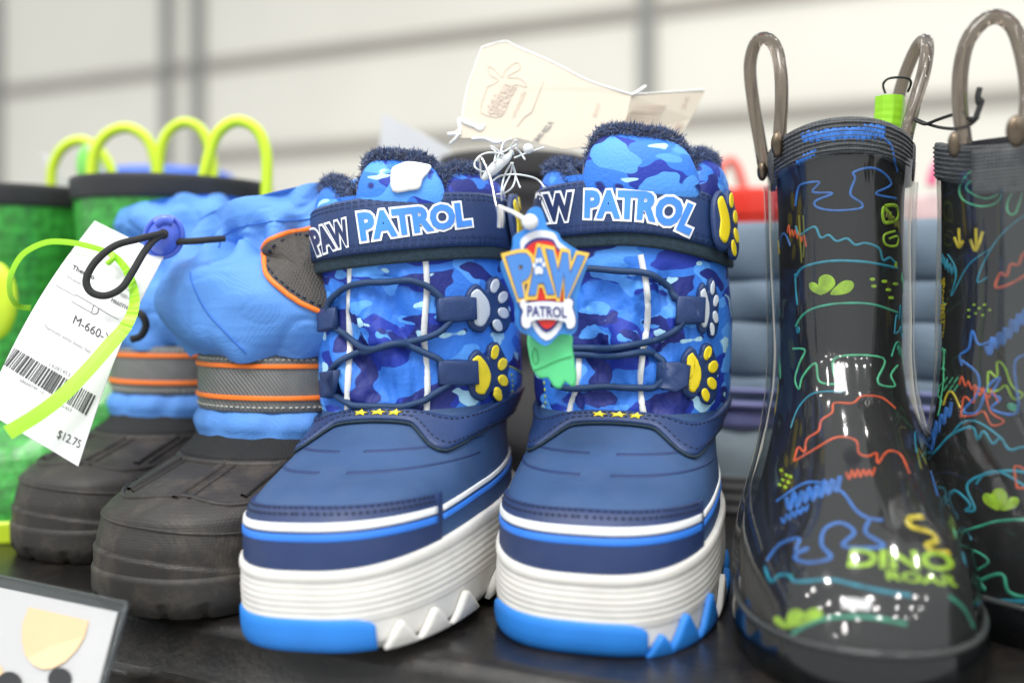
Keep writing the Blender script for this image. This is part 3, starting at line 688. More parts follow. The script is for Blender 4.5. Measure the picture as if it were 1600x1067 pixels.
# draw cord and cord lock of the near boot
lk = P(258, 369, .462)
def blob(c, rx, ry, rz, R=Matrix.Identity(3), n=20, e=1.0):
    rows = [[c+R @ Vector((rx*math.cos(ph)*math.cos(t), ry*math.cos(ph)*math.sin(t), rz*math.sin(ph)*e)) for t in [2*math.pi*k/n for k in range(n)]] for ph in np.linspace(-math.pi/2+.05, math.pi/2-.05, 14)]
    return grid(rows, True, True, True)
lockR = Euler((.3, .5, .2)).to_matrix()
lo = obj('cord_lock', blob(lk, .0080, .0068, .0098, lockR), LOCK, dN)
obj('lock_ridge', tube([lk+lockR @ Vector((.0082*math.cos(t), -.002, .0099*math.sin(t))) for t in np.linspace(0, 2*math.pi, 32)[:-1]], .0012, 8, True), LOCK, lo)
obj('lock_button', tube(cat([P(244, 350, .456), P(258, 343, .456), P(271, 346, .457)], 6), .0024, 10), LOCK, lo)
obj('lock_hole', blob(P(255, 366, .4535), .0024, .0012, .0024), CORDB, lo)
obj('draw_cord', ptube([(350, 373, .466), (325, 375, .460), (300, 377, .458), (272, 378, .461)], .0016), CORDB, dN)
obj('draw_cord', ptube([(254, 365, .4530), (240, 368, .4470), (215, 374, .440), (180, 384, .434), (150, 408, .430), (135, 436, .428), (142, 456, .428), (165, 462, .429), (190, 450, .431), (207, 425, .435), (224, 396, .441), (240, 376, .447), (255, 366, .4530)], .0016), CORDB, dN)
obj('draw_cord', ptube([(205, 530, .50), (220, 525, .50), (228, 508, .50), (222, 492, .50), (212, 488, .505)], .0019), CORDB, fN)

# ------------------------------------------------------------------ price tag
cTL, cTR, cBR, cBL = P(148, 345, .472), P(257, 399, .462), P(122, 728, .405), P(-27, 640, .415)
def tagrow(v, bow):
    row = []
    for j in range(13):
        u = j/12; p = (cTL*(1-u)+cTR*u)*(1-v)+(cBL*(1-u)+cBR*u)*v
        n = (cTR-cTL).cross(cBL-cTL).normalized()
        row.append(p+n*bow*math.sin(math.pi*v)*-.006)
    return row
tv = grid([tagrow(i/24, 1) for i in range(25)])
tagS = Surf(tv); tn = (cTR-cTL).cross(cBL-cTL).normalized(); tn = tn if tn.y > 0 else -tn
tb_ = grid([[p+tn*.0004 for p in tagrow(i/24, 1)] for i in range(25)])
ptg = thing('price_tag', 'white paper price tag reading $12.75 tied to the black-toed boot', 'price tag', P(148, 345, .468))
obj('card', merge(tv, tb_), PAPER, ptg)
z3 = lambda x, y: (x*.3938, 320+y*.3938)
def tagtext(s, bl, br, h, m, bold=0.0, nm='printed_text'):
    bl, br = z3(*bl), z3(*br); up = (.36*h, -.93*h)
    obj(nm, text(s, quad(hit(tagS), bl, br, (bl[0]+up[0], bl[1]+up[1]), (br[0]+up[0], br[1]+up[1]), .0003), bold), m, ptg, False)
tagtext('M-660-YK', (288, 470), (462, 568), 13.5, INK, 0)
tagtext('$12.75', (225, 922), (315, 966), 13, INK, 0)
tagtext('Thermolite winter boots- Size', (172, 486), (357, 590), 5.5, INKG)
tagtext('14281453', (195, 640), (276, 682), 6, INKG)
tagtext('6866074K-12', (78, 700), (172, 752), 5, INKG); tagtext('901453', (228, 795), (282, 822), 5, INKG)
tagtext('M660YHK', (440, 386), (516, 424), 6.5, INK); tagtext('14281453', (470, 358), (530, 388), 5, INKG); tagtext('11/2/21', (486, 330), (530, 352), 5, INKG)
tagtext('Thermo', (285, 255), (372, 298), 7, INK, .02); tagtext('Wholesale Co', (262, 290), (340, 330), 5, INKG)
def bars(h, tl, tr, br, bl, n, off, rnd):
    ms = []; x = 0
    while x < 1:
        wv = rnd.choice((.008, .008, .013, .02)); 
        if x+wv > 1: break
        L = lambda a, b, t: (a[0]+(b[0]-a[0])*t, a[1]+(b[1]-a[1])*t)
        q = [L(tl, tr, x), L(tl, tr, x+wv), L(bl, br, x+wv), L(bl, br, x)]
        ms.append(([c+no*off for c, no in [h(*p) for p in q]], [(0, 1, 2, 3)])); x += wv+rnd.choice((.007, .01, .016))
    return merge(*ms)
obj('barcode', bars(hit(tagS), z3(60, 568), z3(384, 760), z3(346, 838), z3(8, 630), 40, .0003, random.Random(3)), INK, ptg, False)
obj('printed_line', merge(ribbon(hit(tagS), [z3(222, 320), z3(280, 352), z3(300, 362)], 1, .0003, 4), ribbon(hit(tagS), [z3(390, 410), z3(440, 440), z3(470, 455)], 1, .0003, 4), ribbon(hit(tagS), [z3(300, 356), z3(372, 398)], 1.4, .0003, 4), ribbon(hit(tagS), [z3(284, 384), z3(362, 428)], 1.4, .0003, 4), ribbon(hit(tagS), [z3(372, 398), z3(364, 430), z3(384, 432), z3(390, 412), z3(372, 398)], 1.6, .0003, 4)), INKG, ptg)
obj('tag_ribbon_knot', merge(tube(cat([P(172, 396, .45), P(176, 404, .446), P(168, 412, .446)], 5), .0012, 8)), LIME, ptg)
# lime plastic ribbon round the tag
rb = [(48, 481, .470), (28, 478, .465), (16, 460, .460), (17, 430, .456), (35, 398, .455), (68, 380, .455), (100, 378, .454), (140, 385, .452), (175, 398, .450), (196, 420, .444), (208, 450, .436), (209, 480, .430), (196, 510, .424), (170, 540, .418), (135, 580, .411), (95, 620, .404), (55, 650, .398), (12, 676, .392)]
pts = cat([P(*p) for p in rb], 8); rows = []
for i, p in enumerate(pts):
    t = (pts[min(i+1, len(pts)-1)]-pts[max(i-1, 0)]).normalized(); f = i/(len(pts)-1)
    n = Vector((0, -1, 0)); s = t.cross(n).normalized(); wd = .0013 if f < .45 else .0013+.0017*min(1, (f-.45)/.3)
    k = .0004*math.sin(i*2.6) if .5 < f < .72 else 0
    rows.append([p-s*wd+n*k, p+n*(k+.0001), p+s*wd+n*k, p+s*wd-n*.0002, p-s*wd-n*.0002])
tag(obj('ribbon', grid(rows, True, True, True), LIME, None, False), 'lime plastic ribbon looped across the white price tag', 'ribbon')

# ------------------------------------------------------------------ sign holder at the shelf front
q = [P(-40, 890, .412), P(198, 941, .372), P(115, 1260, .335), P(-140, 1215, .375)]
sgv = grid([[q[0].lerp(q[1], u/8).lerp(q[3].lerp(q[2], u/8), v/8) for u in range(9)] for v in range(9)]); sS = Surf(sgv)
sg = thing('sign_holder', 'clear plastic sign holder with white card and peach half-round print on shelf front', 'sign', P(100, 1100, .42))
obj('backing', plate(hit(sS), [(-40, 890), (198, 941), (128, 1215), (-100, 1175)], .0004, -.0016), HOLDER, sg, False)
obj('card', plate(hit(sS), [(-40, 909), (182, 955), (116, 1206), (-95, 1165)], .0003, -.0009), PAPER, sg, False)
zs = lambda x, y: (x*.25, 840+y*.25)
obj('peach_shape', plate(hit(sS), [zs(*p) for p in [(172, 430), (548, 515), (520, 620), (470, 700), (400, 770), (320, 812), (260, 818), (200, 790), (150, 730), (130, 640), (132, 540)]], .0001, -.0006), PEACH, sg, False)
obj('peach_shape', plate(hit(sS), [zs(*p) for p in [(-60, 780), (0, 800), (20, 850), (10, 900), (-60, 940)]], .0001, -.0006), PEACH, sg, False)
obj('black_dot', plate(hit(sS), [zs(*p) for p in circ(368, 880, 74, 72)], .0002, -.0005), INK, sg, False)
obj('black_dot', plate(hit(sS), [zs(*p) for p in circ(52, 905, 76, 72)], .0002, -.0005), INK, sg, False)
obj('front_sheet', plate(hit(sS), [(-40, 890), (198, 941), (128, 1215), (-100, 1175)], .0003, .0002), clear_mat('clear_sheet', (248, 248, 248), .1, 1.3), sg, False)
obj('edge_weld', merge(tube(cat([sS.px(x, y)[0] for x, y in ((-40, 890), (80, 916), (198, 941))], 6), .0006, 6), tube(cat([sS.px(x, y)[0] for x, y in ((198, 941), (165, 1070), (128, 1215))], 6), .0006, 6)), HOLDER, sg)

# ================================================================== GREEN RAIN BOOTS BEHIND
GK = [(-.01, .046, -.125, .06, -.05, 2.4), (0, .046, -.125, .06, -.05, 2.4), (.02, .047, -.127, .061, -.05, 2.4), (.045, .045, -.115, .06, -.04, 2.3), (.065, .043, -.09, .058, -.02, 2.2), (.085, .042, -.06, .056, -.005, 2.1), (.11, .043, -.05, .056, 0, 2.1), (.16, .048, -.054, .058, 0, 2.1), (.21, .052, -.058, .06, 0, 2.1)]
def rain_boot(name, label, loc, rotz, keys, zt, body, rim, rimh, handles, hm, group, hr=.0034, sole=None):
    rt = thing(name, label, 'boot', loc, (0, 0, rotz), group)
    B = Body(rt, keys, .004)
    obj('shaft', B.wall(.008, zt-rimh*.8, 50, 80), body, rt)
    obj('sole', B.wall(0, .012, 6, 80, lambda a, z: .0025, (True, True)), sole or rim, rt)
    obj('rim_band', B.band(-math.pi, math.pi, lambda a: zt-rimh, lambda a: zt, lambda a: .0015, .0025, 90), rim, rt)
    obj('lining', B.wall(zt-.08, zt-.002, 6, 60, lambda a, z: -.003, (True, False)), DARKF, rt)
    for hp in handles:
        obj('pull_handle', tube(cat([P(*p) for p in hp], 10), hr, 12), hm, rt)
    return rt, B
gA, gAB = rain_boot('rain_boot', 'green scaly rain boot with black rim and a round yellow eye, behind price tag', (-.330, .660, 0), math.radians(-52), GK, .201, GREEN, BLACKB, .0135, [[(80, 300, .68), (82, 262, .68), (98, 232, .68), (125, 220, .68), (152, 232, .68), (172, 262, .68), (182, 300, .68)], [(142, 298, .64), (146, 245, .64), (165, 212, .64), (198, 200, .64), (228, 216, .64), (242, 250, .64), (245, 300, .64)]], LIMEH, 'pair of green rain boots', sole=LIMEH)
gB, gBB = rain_boot('rain_boot', 'green scaly rain boot with black rim, lime handles rising behind blue nylon upper', (-.212, .620, 0), math.radians(-52), GK, .2015, GREEN, BLACKB, .0135, [[(247, 300, .64), (250, 240, .64), (264, 206, .64), (290, 192, .64), (316, 206, .64), (330, 245, .64), (334, 300, .64)], [(310, 310, .585), (322, 260, .585), (338, 212, .585), (368, 190, .585), (400, 202, .585), (416, 240, .585), (416, 312, .585)]], LIMEH, 'pair of green rain boots', sole=LIMEH)
ey = P(-6, 470, .56)
obj('eye', blob(ey, .012, .006, .022), LIMEH, gA); obj('pupil', blob(ey+Vector((-.006, -.0085, 0)), .006, .005, .010), BLACKB, gA)
tag(obj('plastic_tag', blob(P(138, 258, .66), .008, .004, .014), mat('bright_green_plastic', (130, 220, 96), .25, 0, 100, .1, coat=.5), None), 'shiny bright green plastic blob hanging inside a lime handle loop', 'plastic tag')
def soft_boot(label, px, Y, w_, zt, m, heading, group=None):
    rt = thing('ankle_boot', label, 'boot', P(px, 466, Y)-Vector((0, 0, H)), (0, 0, heading), group)
    B = Body(rt, [(z, ww*w_/.045, f_*w_/.045, b_*w_/.045, yc, n) for z, ww, f_, b_, yc, n in CK], .003)
    obj('shaft', B.wall(.03, zt, 40, 60, lambda a, z: .0015*math.sin(z*260)), m, rt)
    obj('sole', B.wall(0, .032, 10, 60, lambda a, z: .003, (True, True)), DARKF, rt)
    obj('collar', B.band(-math.pi, math.pi, lambda a: zt-.012, lambda a: zt+.006, lambda a: .003, .008, 50), m, rt)
    obj('lining', B.wall(zt-.06, zt, 5, 50, lambda a, z: -.006, (True, False)), DARKF, rt)
    return rt
soft_boot('dark charcoal ankle boot standing behind the camouflage boots', 802, .68, .056, .218, mat('charcoal_suede', (52, 50, 50), .8, .3, 300), .2)
soft_boot('bright blue ankle boot half hidden behind the green boot handles', 262, .80, .05, .225, mat('bright_blue_nylon', (86, 124, 226), .5, .3, 300), -.4)
tag(obj('paper_tag', plate(plane(lambda x, y: .66), [(598, 178), (705, 232), (700, 320), (585, 320)], .0005), PAPER, None, False), 'blank white paper tag standing up behind the tissue-topped camouflage boot', 'paper tag')
tag(obj('paper_tag', plate(plane(lambda x, y: .70), [(62, 240), (76, 240), (118, 296), (96, 300)], .0005), PAPER, None, False), 'small white paper tag sticking up behind the green boot rims', 'paper tag')

# ================================================================== DINOSAUR-PRINT RAIN BOOTS
RK = [(-.01, .0405, -.1395, .05, -.065, 2.35), (0, .0405, -.1395, .05, -.065, 2.35), (.014, .0415, -.1405, .051, -.065, 2.35), (.03, .0405, -.133, .05, -.055, 2.3), (.042, .038, -.118, .049, -.048, 2.25), (.056, .0335, -.095, .046, -.034, 2.2), (.072, .0295, -.068, .042, -.016, 2.15),
      (.088, .0270, -.050, .039, -.006, 2.1), (.105, .0262, -.041, .037, 0, 2.1), (.135, .0265, -.0365, .037, 0, 2.1), (.17, .0272, -.0355, .037, 0, 2.1), (.205, .0290, -.036, .0375, 0, 2.1), (.22, .029, -.036, .0375, 0, 2.1)]
def dino_boot(label, loc, heading, zt, dood, handles, rivets, flange):
    rt = thing('rain_boot', label, 'boot', loc, (0, 0, -math.radians(heading)), 'pair of dinosaur-print rain boots')
    B = Body(rt, RK, .004)
    rz = lambda a: zt-.007*math.sin(a)**2
    lv = B.wall(.004, zt-.010, 110, 128); liner = obj('printed_liner', lv, LINER, rt); S = Surf(lv)
    rows = [[B.pt(2*math.pi*j/128-math.pi, z, .0022+.0020*abs(math.sin(2*math.pi*j/128))**6*min(1, z/.05)+.0005*math.sin(3*2*math.pi*j/128+z*60)) for j in range(128)] for z in np.linspace(.003, zt-.016, 90)]
    obj('clear_outer', grid(rows, True), CLEAR, rt)
    obj('outsole', B.wall(0, .0145, 14, 128, lambda a, z: .0042+.0012*math.sin(math.pi*z/.0145), (True, False)), clear_mat('clear_sole', (70, 74, 76), .06, 1.7, .10, (60, 64, 66)), rt)
    obj('welt', tube([B.pt(2*math.pi*j/140, .0155, .0034) for j in range(140)], .0013, 8, True), clear_mat('clear_welt', (150, 154, 156), .05, 1.45, .3, (110, 112, 112)), rt)
    rim = B.band(-math.pi, math.pi, lambda a: rz(a)-.0155, rz, lambda a: .0022, .0024, 120)
    rimo = obj('rim_webbing', rim, GWEB, rt)
    for k in range(7):
        obj('webbing_rib', tube([B.pt(2*math.pi*j/90, rz(2*math.pi*j/90)-.0022-.0019*k, .0024) for j in range(90)], .00055, 5, True), GWEB, rimo)
    obj('lining', B.wall(zt-.12, zt-.004, 8, 60, lambda a, z: -.0015, (True, False)), DARKF, rt)
    Sr = Surf(lv, rim)
    for sg_ in (-1, 1):
        rr = [[B.pt(sg_*math.pi/2+da, z, o_) for da, o_ in ((-.12, .0034), (-.05, .0054), (0, .0060), (.05, .0054), (.12, .0034))] for z in np.linspace(.02, zt-.024, 40)]
        obj('side_flange', grid(rr), CLEAR, rt)
        obj('handle_tab', B.band(sg_*math.pi/2-.34, sg_*math.pi/2+.34, lambda a: rz(a)-.019, lambda a: rz(a)-.002, lambda a: .0036, .0022, 20), GWEB, rt)
    for hp in handles:
        obj('pull_handle', tube(cat([P(*p) for p in hp], 10), .0030, 14), SMOKE, rt)
    for x, y, Y, rx, rz_ in rivets:
        obj('rivet', blob(P(x, y, Y), rx, .0022, rz_), RIVET, rt)
    for kind, m, *rest in dood:
        if kind == 'l':
            wp, pts_ = rest; obj('printed_doodle', ribbon(hit(Sr), pts_, wp*1.12, .00045, 5), DOOD[m], liner)
        elif kind == 'p':
            obj('printed_shape', patch(hit(Sr), rest[0], .0004, 3, inset=.9), DOOD[m], liner)
        elif kind == 't':
            s_, bl, br, tl, tr, bo = rest
            obj('printed_lettering', text(s_, quad(hit(Sr), bl, br, tl, tr, .0006), bo, 3), DOOD[m], liner, False)
    rnd = random.Random(int(heading)+90); hb = B.hit(0); ks = list(DOOD)
    for _ in range(34):
        a0 = rnd.uniform(.62, 5.66); z0 = rnd.uniform(.03, zt-.03); ww = rnd.uniform(.12, .3); k = rnd.choice('azld'); m = DOOD[rnd.choice(ks)]
        if a0 > math.pi: a0 -= 2*math.pi
        if k == 'a': vf = ribbon(hb, [(a0+ww*t, z0+.006*(1-t*t)) for t in (-1, -.6, -.2, .2, .6, 1)], 0, .00045, 4, world_w=.0010)
        elif k == 'z': vf = ribbon(hb, [(a0+ww*t/6, z0+.0022*(-1)**t*rnd.uniform(.5, 1.2)-.0006*t) for t in range(-5, 6)], 0, .00045, 3, world_w=.0009)
        elif k == 'l': vf = ribbon(hb, [(a0-ww, z0), (a0-ww*.7, z0+.008), (a0-ww*.2, z0+.006), (a0, z0+.012), (a0+ww*.4, z0+.010), (a0+ww*.5, z0+.003), (a0+ww*.9, z0), (a0+ww*.4, z0-.002), (a0+ww*.2, z0+.003), (a0-ww*.3, z0+.001), (a0-ww, z0)], 0, .00045, 4, world_w=.0009)
        else: vf = patch(hb, [(a0+.04*math.cos(t), z0+.0016*math.sin(t)) for t in np.linspace(0, 6.28, 12)[:-1]], .0004, 0)
        obj('printed_doodle', vf, m, liner)
    return rt, B, S
def zz(f, *pts): return [f(*p) for p in pts]
a6 = lambda x, y: (1200+x*.4124, 180+y*.4124)
a8 = lambda x, y: (1100+x*.494, 540+y*.494)
a7 = lambda x, y: (1400+x*.5435, 180+y*.5435)
a3 = lambda x, y: (1440+x*.4748, 560+y*.4748)
def leaf(x, y, r, ang, wd=.42):
    c, s = math.cos(ang), math.sin(ang)
    return [(x+u*r*c-v*r*s, y+u*r*s+v*r*c) for u, v in ((0, 0), (.35, wd*.45), (.7, wd*.6), (.95, wd*.35), (1.02, 0), (.95, -wd*.35), (.7, -wd*.6), (.35, -wd*.45))]
def scrib(f, x0, y0, x1, y1, n, hgt, rnd=random.Random(5)):
    return [f(x0+(x1-x0)*i/n, y0+(y1-y0)*i/n+(hgt if i % 2 else -hgt)*rnd.uniform(.6, 1)) for i in range(n+1)]
D1 = [('l', 'blue', 4, zz(a6, (105, 345), (112, 290), (130, 262), (195, 255), (170, 292), (245, 297), (182, 325), (186, 350), (250, 362), (345, 355), (355, 335), (312, 300), (330, 242), (325, 217), (390, 200), (440, 222), (465, 265), (408, 298), (485, 316))),
 ('l', 'blue', 8, scrib(a6, 130, 85, 440, 50, 26, 18)), ('l', 'blue', 7, scrib(a6, 215, 75, 440, 72, 20, 22)), ('l', 'blue', 5, scrib(a6, 110, 180, 180, 140, 10, 14)), ('l', 'blue', 4, zz(a6, (430, 82), (465, 115), (478, 170), (490, 215))),
 ('l', 'cyan', 4, zz(a6, (105, 420), (120, 455), (150, 435), (180, 425), (200, 465), (230, 455), (260, 478), (300, 468), (330, 492), (370, 485), (420, 505), (435, 550), (460, 540), (480, 560))),
 ('l', 'cyan', 4.5, zz(a6, (106, 615), (130, 580), (190, 560), (270, 552), (380, 558), (490, 580))), ('l', 'cyan', 4, zz(a6, (104, 600), (106, 660), (112, 720))),
 ('p', 'lime', leaf(*a6(205, 682), 26, -2.35)), ('p', 'lime', leaf(*a6(205, 680), 32, -1.2, .7)), ('p', 'lime', leaf(*a6(235, 680), 40, -.45)),
 ('l', 'teal', 4, zz(a6, (106, 800), (130, 760), (180, 730), (270, 714), (390, 716), (490, 748))),
 ('l', 'mint', 3.6, zz(a6, (95, 885), (140, 890), (120, 940), (103, 1000), (118, 1038), (132, 990), (180, 940), (196, 1010), (270, 1015), (248, 975), (265, 915), (435, 920), (415, 1000), (432, 1024), (480, 1026), (465, 985), (490, 948))),
 ('l', 'lime', 6, zz(a6, (440, 345), (485, 345), (488, 395), (440, 405), (438, 350), (470, 390))), ('l', 'lime', 4, zz(a6, (480, 440), (440, 455), (445, 490), (485, 495), (490, 460), (455, 470))),
 ('l', 'olive', 2.5, zz(a6, (118, 380), (122, 450), (128, 560))), ('l', 'olive', 2.5, zz(a6, (134, 380), (138, 470), (134, 540))),
 ('l', 'cyan', 3, zz(a8, (275, 260), (300, 195), (350, 150), (440, 146))),
 ('l', 'orange', 4, zz(a8, (285, 365), (298, 322), (318, 336), (326, 296), (362, 270), (372, 236), (405, 212), (412, 182), (470, 182), (500, 160), (560, 164), (605, 198))),
 ('l', 'orange', 4, zz(a8, (285, 366), (350, 328), (420, 290), (480, 300), (490, 340), (520, 350), (545, 340), (550, 372), (580, 335), (622, 345), (650, 405))), ('l', 'orange', 4, scrib(a8, 450, 410, 540, 400, 10, 14)),
 ('l', 'blue', 8, scrib(a8, 260, 500, 430, 430, 14, 26)), ('l', 'blue', 5, zz(a8, (230, 492), (330, 432), (430, 458), (480, 520), (520, 545), (565, 552))), ('l', 'blue', 4, scrib(a8, 245, 555, 330, 510, 10, 12)),
 ('l', 'blue', 6, zz(a8, (200, 678), (240, 628), (300, 610), (290, 650), (330, 640), (285, 668), (330, 686), (402, 670), (372, 630), (382, 580), (432, 560), (476, 590), (440, 634), (570, 635), (512, 592), (522, 552))),
 ('l', 'yellow', 11, zz(a8, (690, 540), (650, 546), (655, 572), (715, 590), (735, 615), (705, 632), (725, 650), (775, 655))),
 ('t', 'lime', 'DINO', a8(458, 700), a8(792, 712), a8(468, 646), a8(770, 656), .04), ('t', 'lime', 'ROAR', a8(580, 742), a8(795, 762), a8(576, 714), a8(790, 730), .035),
 ('l', 'cyan', 6, zz(a8, (192, 700), (212, 745), (240, 725), (272, 728), (292, 746), (400, 740), (470, 755), (560, 775), (655, 790))),
 ('p', 'lime', leaf(*a8(258, 895), 24, -2.3)), ('p', 'lime', leaf(*a8(262, 895), 36, -.9, .6)), ('p', 'lime', leaf(*a8(290, 885), 46, -.5)),
 ('l', 'teal', 6, zz(a8, (235, 965), (290, 905), (390, 862), (520, 858), (640, 880))), ('l', 'teal', 6, zz(a8, (770, 790), (820, 830), (860, 900), (915, 940))), ('l', 'cyan', 8, scrib(a8, 120, 880, 200, 960, 10, 26)), ('l', 'orange', 6, zz(a8, (820, 1060), (860, 1045), (910, 1052)))]
D1 += [('p', 'lime', circ(*a6(x, y), 4, 2.6, 10)) for x, y in ((400, 648), (440, 630), (455, 662), (482, 640), (465, 692), (395, 622))]
D1 += [('p', 'lime', circ(*a8(x, y), 2.6, 2.6, 8)) for x, y in ((245, 395), (262, 410), (250, 425), (268, 432), (240, 440), (258, 448), (275, 415))]
rb1, rB1, rS1 = dino_boot('clear-coated black rain boot with neon dinosaur doodles and green DINO lettering on its toe', (.1500, .456, 0), 14, .2065, D1,
    [[(1196, 275, .468), (1188, 225, .470), (1177, 160, .470), (1172, 105, .468), (1180, 70, .464), (1196, 60, .458), (1212, 75, .452), (1220, 115, .446), (1221, 165, .444), (1217, 228, .443)],
     [(1398, 190, .478), (1402, 160, .478), (1415, 115, .474), (1432, 76, .468), (1445, 63, .460), (1449, 78, .452), (1443, 115, .446), (1430, 160, .442), (1418, 205, .440), (1412, 238, .440)]],
    [(1215, 226, .441, .0030, .0058), (1191, 268, .462, .0024, .0045), (1413, 236, .436, .0028, .0062)], None)
D2 = [('l', 'mint', 3.4, zz(a7, (400, 130), (345, 152), (312, 120), (232, 150), (186, 200), (192, 242), (240, 262), (286, 254), (304, 224), (258, 240), (206, 216), (216, 190), (300, 165), (350, 150), (368, 165), (325, 240), (322, 278), (345, 280), (368, 205))),
 ('l', 'yellow', 5, zz(a7, (168, 352), (182, 380), (194, 360))), ('l', 'yellow', 5, zz(a7, (181, 325), (183, 375))), ('l', 'yellow', 5, zz(a7, (214, 358), (230, 390), (250, 335))), ('l', 'yellow', 5, zz(a7, (230, 325), (231, 385))),
 ('l', 'cyan', 2.5, zz(a7, (400, 270), (340, 310), (290, 360), (250, 430), (235, 480), (265, 465))), ('l', 'cyan', 2, zz(a7, (150, 400), (175, 450), (160, 520), (210, 430), (280, 380))),
 ('l', 'orange', 5, zz(a7, (400, 372), (365, 400), (352, 430), (330, 430), (318, 462), (300, 455), (288, 496), (340, 480), (400, 440))),
 ('t', 'yellow', 'DINO', a7(114, 570), a7(134, 470), a7(100, 565), a7(116, 466), .03), ('t', 'yellow', 'ROAR', a7(118, 640), a7(150, 540), a7(108, 635), a7(136, 536), .03),
 ('l', 'blue', 9, scrib(a7, 260, 680, 390, 560, 14, 22)), ('l', 'blue', 4, zz(a7, (190, 720), (185, 690), (210, 670), (220, 620), (240, 660), (290, 640))),
 ('l', 'blue', 4.5, zz(a7, (190, 705), (235, 745), (235, 800), (195, 850), (235, 852), (265, 780), (300, 755), (278, 800), (300, 815), (275, 845), (350, 852), (340, 720), (370, 690), (400, 700))),
 ('l', 'blue', 8, scrib(a7, 70, 960, 160, 840, 12, 22)), ('l', 'mint', 3, zz(a7, (105, 830), (120, 760), (112, 700), (135, 670), (138, 720), (118, 740), (125, 790), (98, 860))),
 ('l', 'cyan', 4.5, zz(a3, (25, 330), (60, 290), (100, 250), (165, 225), (185, 265), (205, 240), (235, 280), (260, 262), (290, 300), (340, 292), (400, 320))),
 ('l', 'cyan', 5, zz(a3, (10, 470), (25, 432), (75, 428), (82, 480), (108, 434), (160, 480), (145, 500), (175, 495), (150, 430), (165, 400), (220, 378), (300, 370), (400, 385))),
 ('p', 'lime', leaf(*a3(255, 500), 34, -2.3)), ('p', 'lime', leaf(*a3(255, 500), 34, -1.55, .6)), ('p', 'lime', leaf(*a3(262, 500), 32, -.6)),
 ('l', 'teal', 4.5, zz(a3, (55, 566), (120, 570), (190, 552), (250, 535), (340, 530), (420, 540))), ('l', 'teal', 4, zz(a3, (80, 600), (160, 625), (220, 665), (180, 700), (165, 730))),
 ('l', 'teal', 6, zz(a3, (165, 730), (210, 760), (195, 730), (265, 710), (285, 765), (340, 785), (420, 780))), ('l', 'cyan', 7, zz(a3, (225, 795), (290, 798), (400, 800))), ('l', 'orange', 7, zz(a3, (260, 950), (300, 920), (360, 890)))]
D2 += [('l', 'mint', 2.2, zz(a7, (138+dx, 770+dy), (150+dx, 752+dy))) for dx in (0, 16, 30) for dy in (0, 22)]
D2 += [('p', 'lime', circ(*a7(x, y), 2.2, 1.8, 8)) for x, y in ((210, 560), (225, 545), (240, 555), (255, 545), (230, 570), (250, 575), (210, 580), (270, 560))]
rb2, rB2, rS2 = dino_boot('clear-coated black rain boot turned sideways, tall handle loop and two yellow claw prints', (.2130, .402, 0), -44, .1965, D2,
    [[(1507, 225, .386), (1500, 165, .387), (1501, 110, .388), (1512, 65, .388), (1535, 35, .388), (1560, 27, .387), (1584, 45, .384), (1600, 95, .380), (1606, 150, .376), (1600, 215, .372)]],
    [(1491, 226, .378, .0024, .0050), (1588, 205, .364, .0038, .0060)], None)
# things tied to the rain boots
z5 = lambda x, y, Y: (1340+x*.2624, 20+y*.2624, Y)
tie = thing('wire_tie', 'thin black twisted wire tie joining the handles of both rain boots', 'wire tie', P(1480, 190, .43))
obj('wire', ptube([z5(*p) for p in [(300, 470, .445), (318, 420, .440), (300, 392, .436), (240, 386, .438), (180, 396, .45), (152, 430, .458), (165, 480, .46)]], .00055, 8, False, 6), CORDB, tie)
obj('wire', ptube([z5(*p) for p in [(340, 640, .436), (400, 664, .432), (470, 640, .420), (520, 622, .412), (575, 604, .404)]], .0007, 8, False, 6), CORDB, tie)
obj('wire', ptube([z5(*p) for p in [(340, 630, .437), (430, 668, .430), (520, 688, .410), (620, 690, .390), (680, 660, .385), (705, 630, .384), (720, 560, .384), (724, 455, .384)]], .0007, 8, False, 6), CORDB, tie)
obj('wire_twist', ptube([z5(*p) for p in [(650, 635, .386), (700, 632, .384), (712, 600, .384), (740, 520, .384), (722, 540, .384), (716, 500, .384), (728, 450, .384)]], .0011, 6, False, 6), CORDB, tie)
tag(obj('plastic_clip', merge(tube(cat([P(1390, 152, .452), P(1389, 178, .452), P(1386, 204, .452)], 5), .0066, 9, rf=lambda t: 1-.03*math.sin(t*31))), LIME, None, False), 'crinkled lime plastic stub inside the doodled rain boot opening', 'plastic clip')

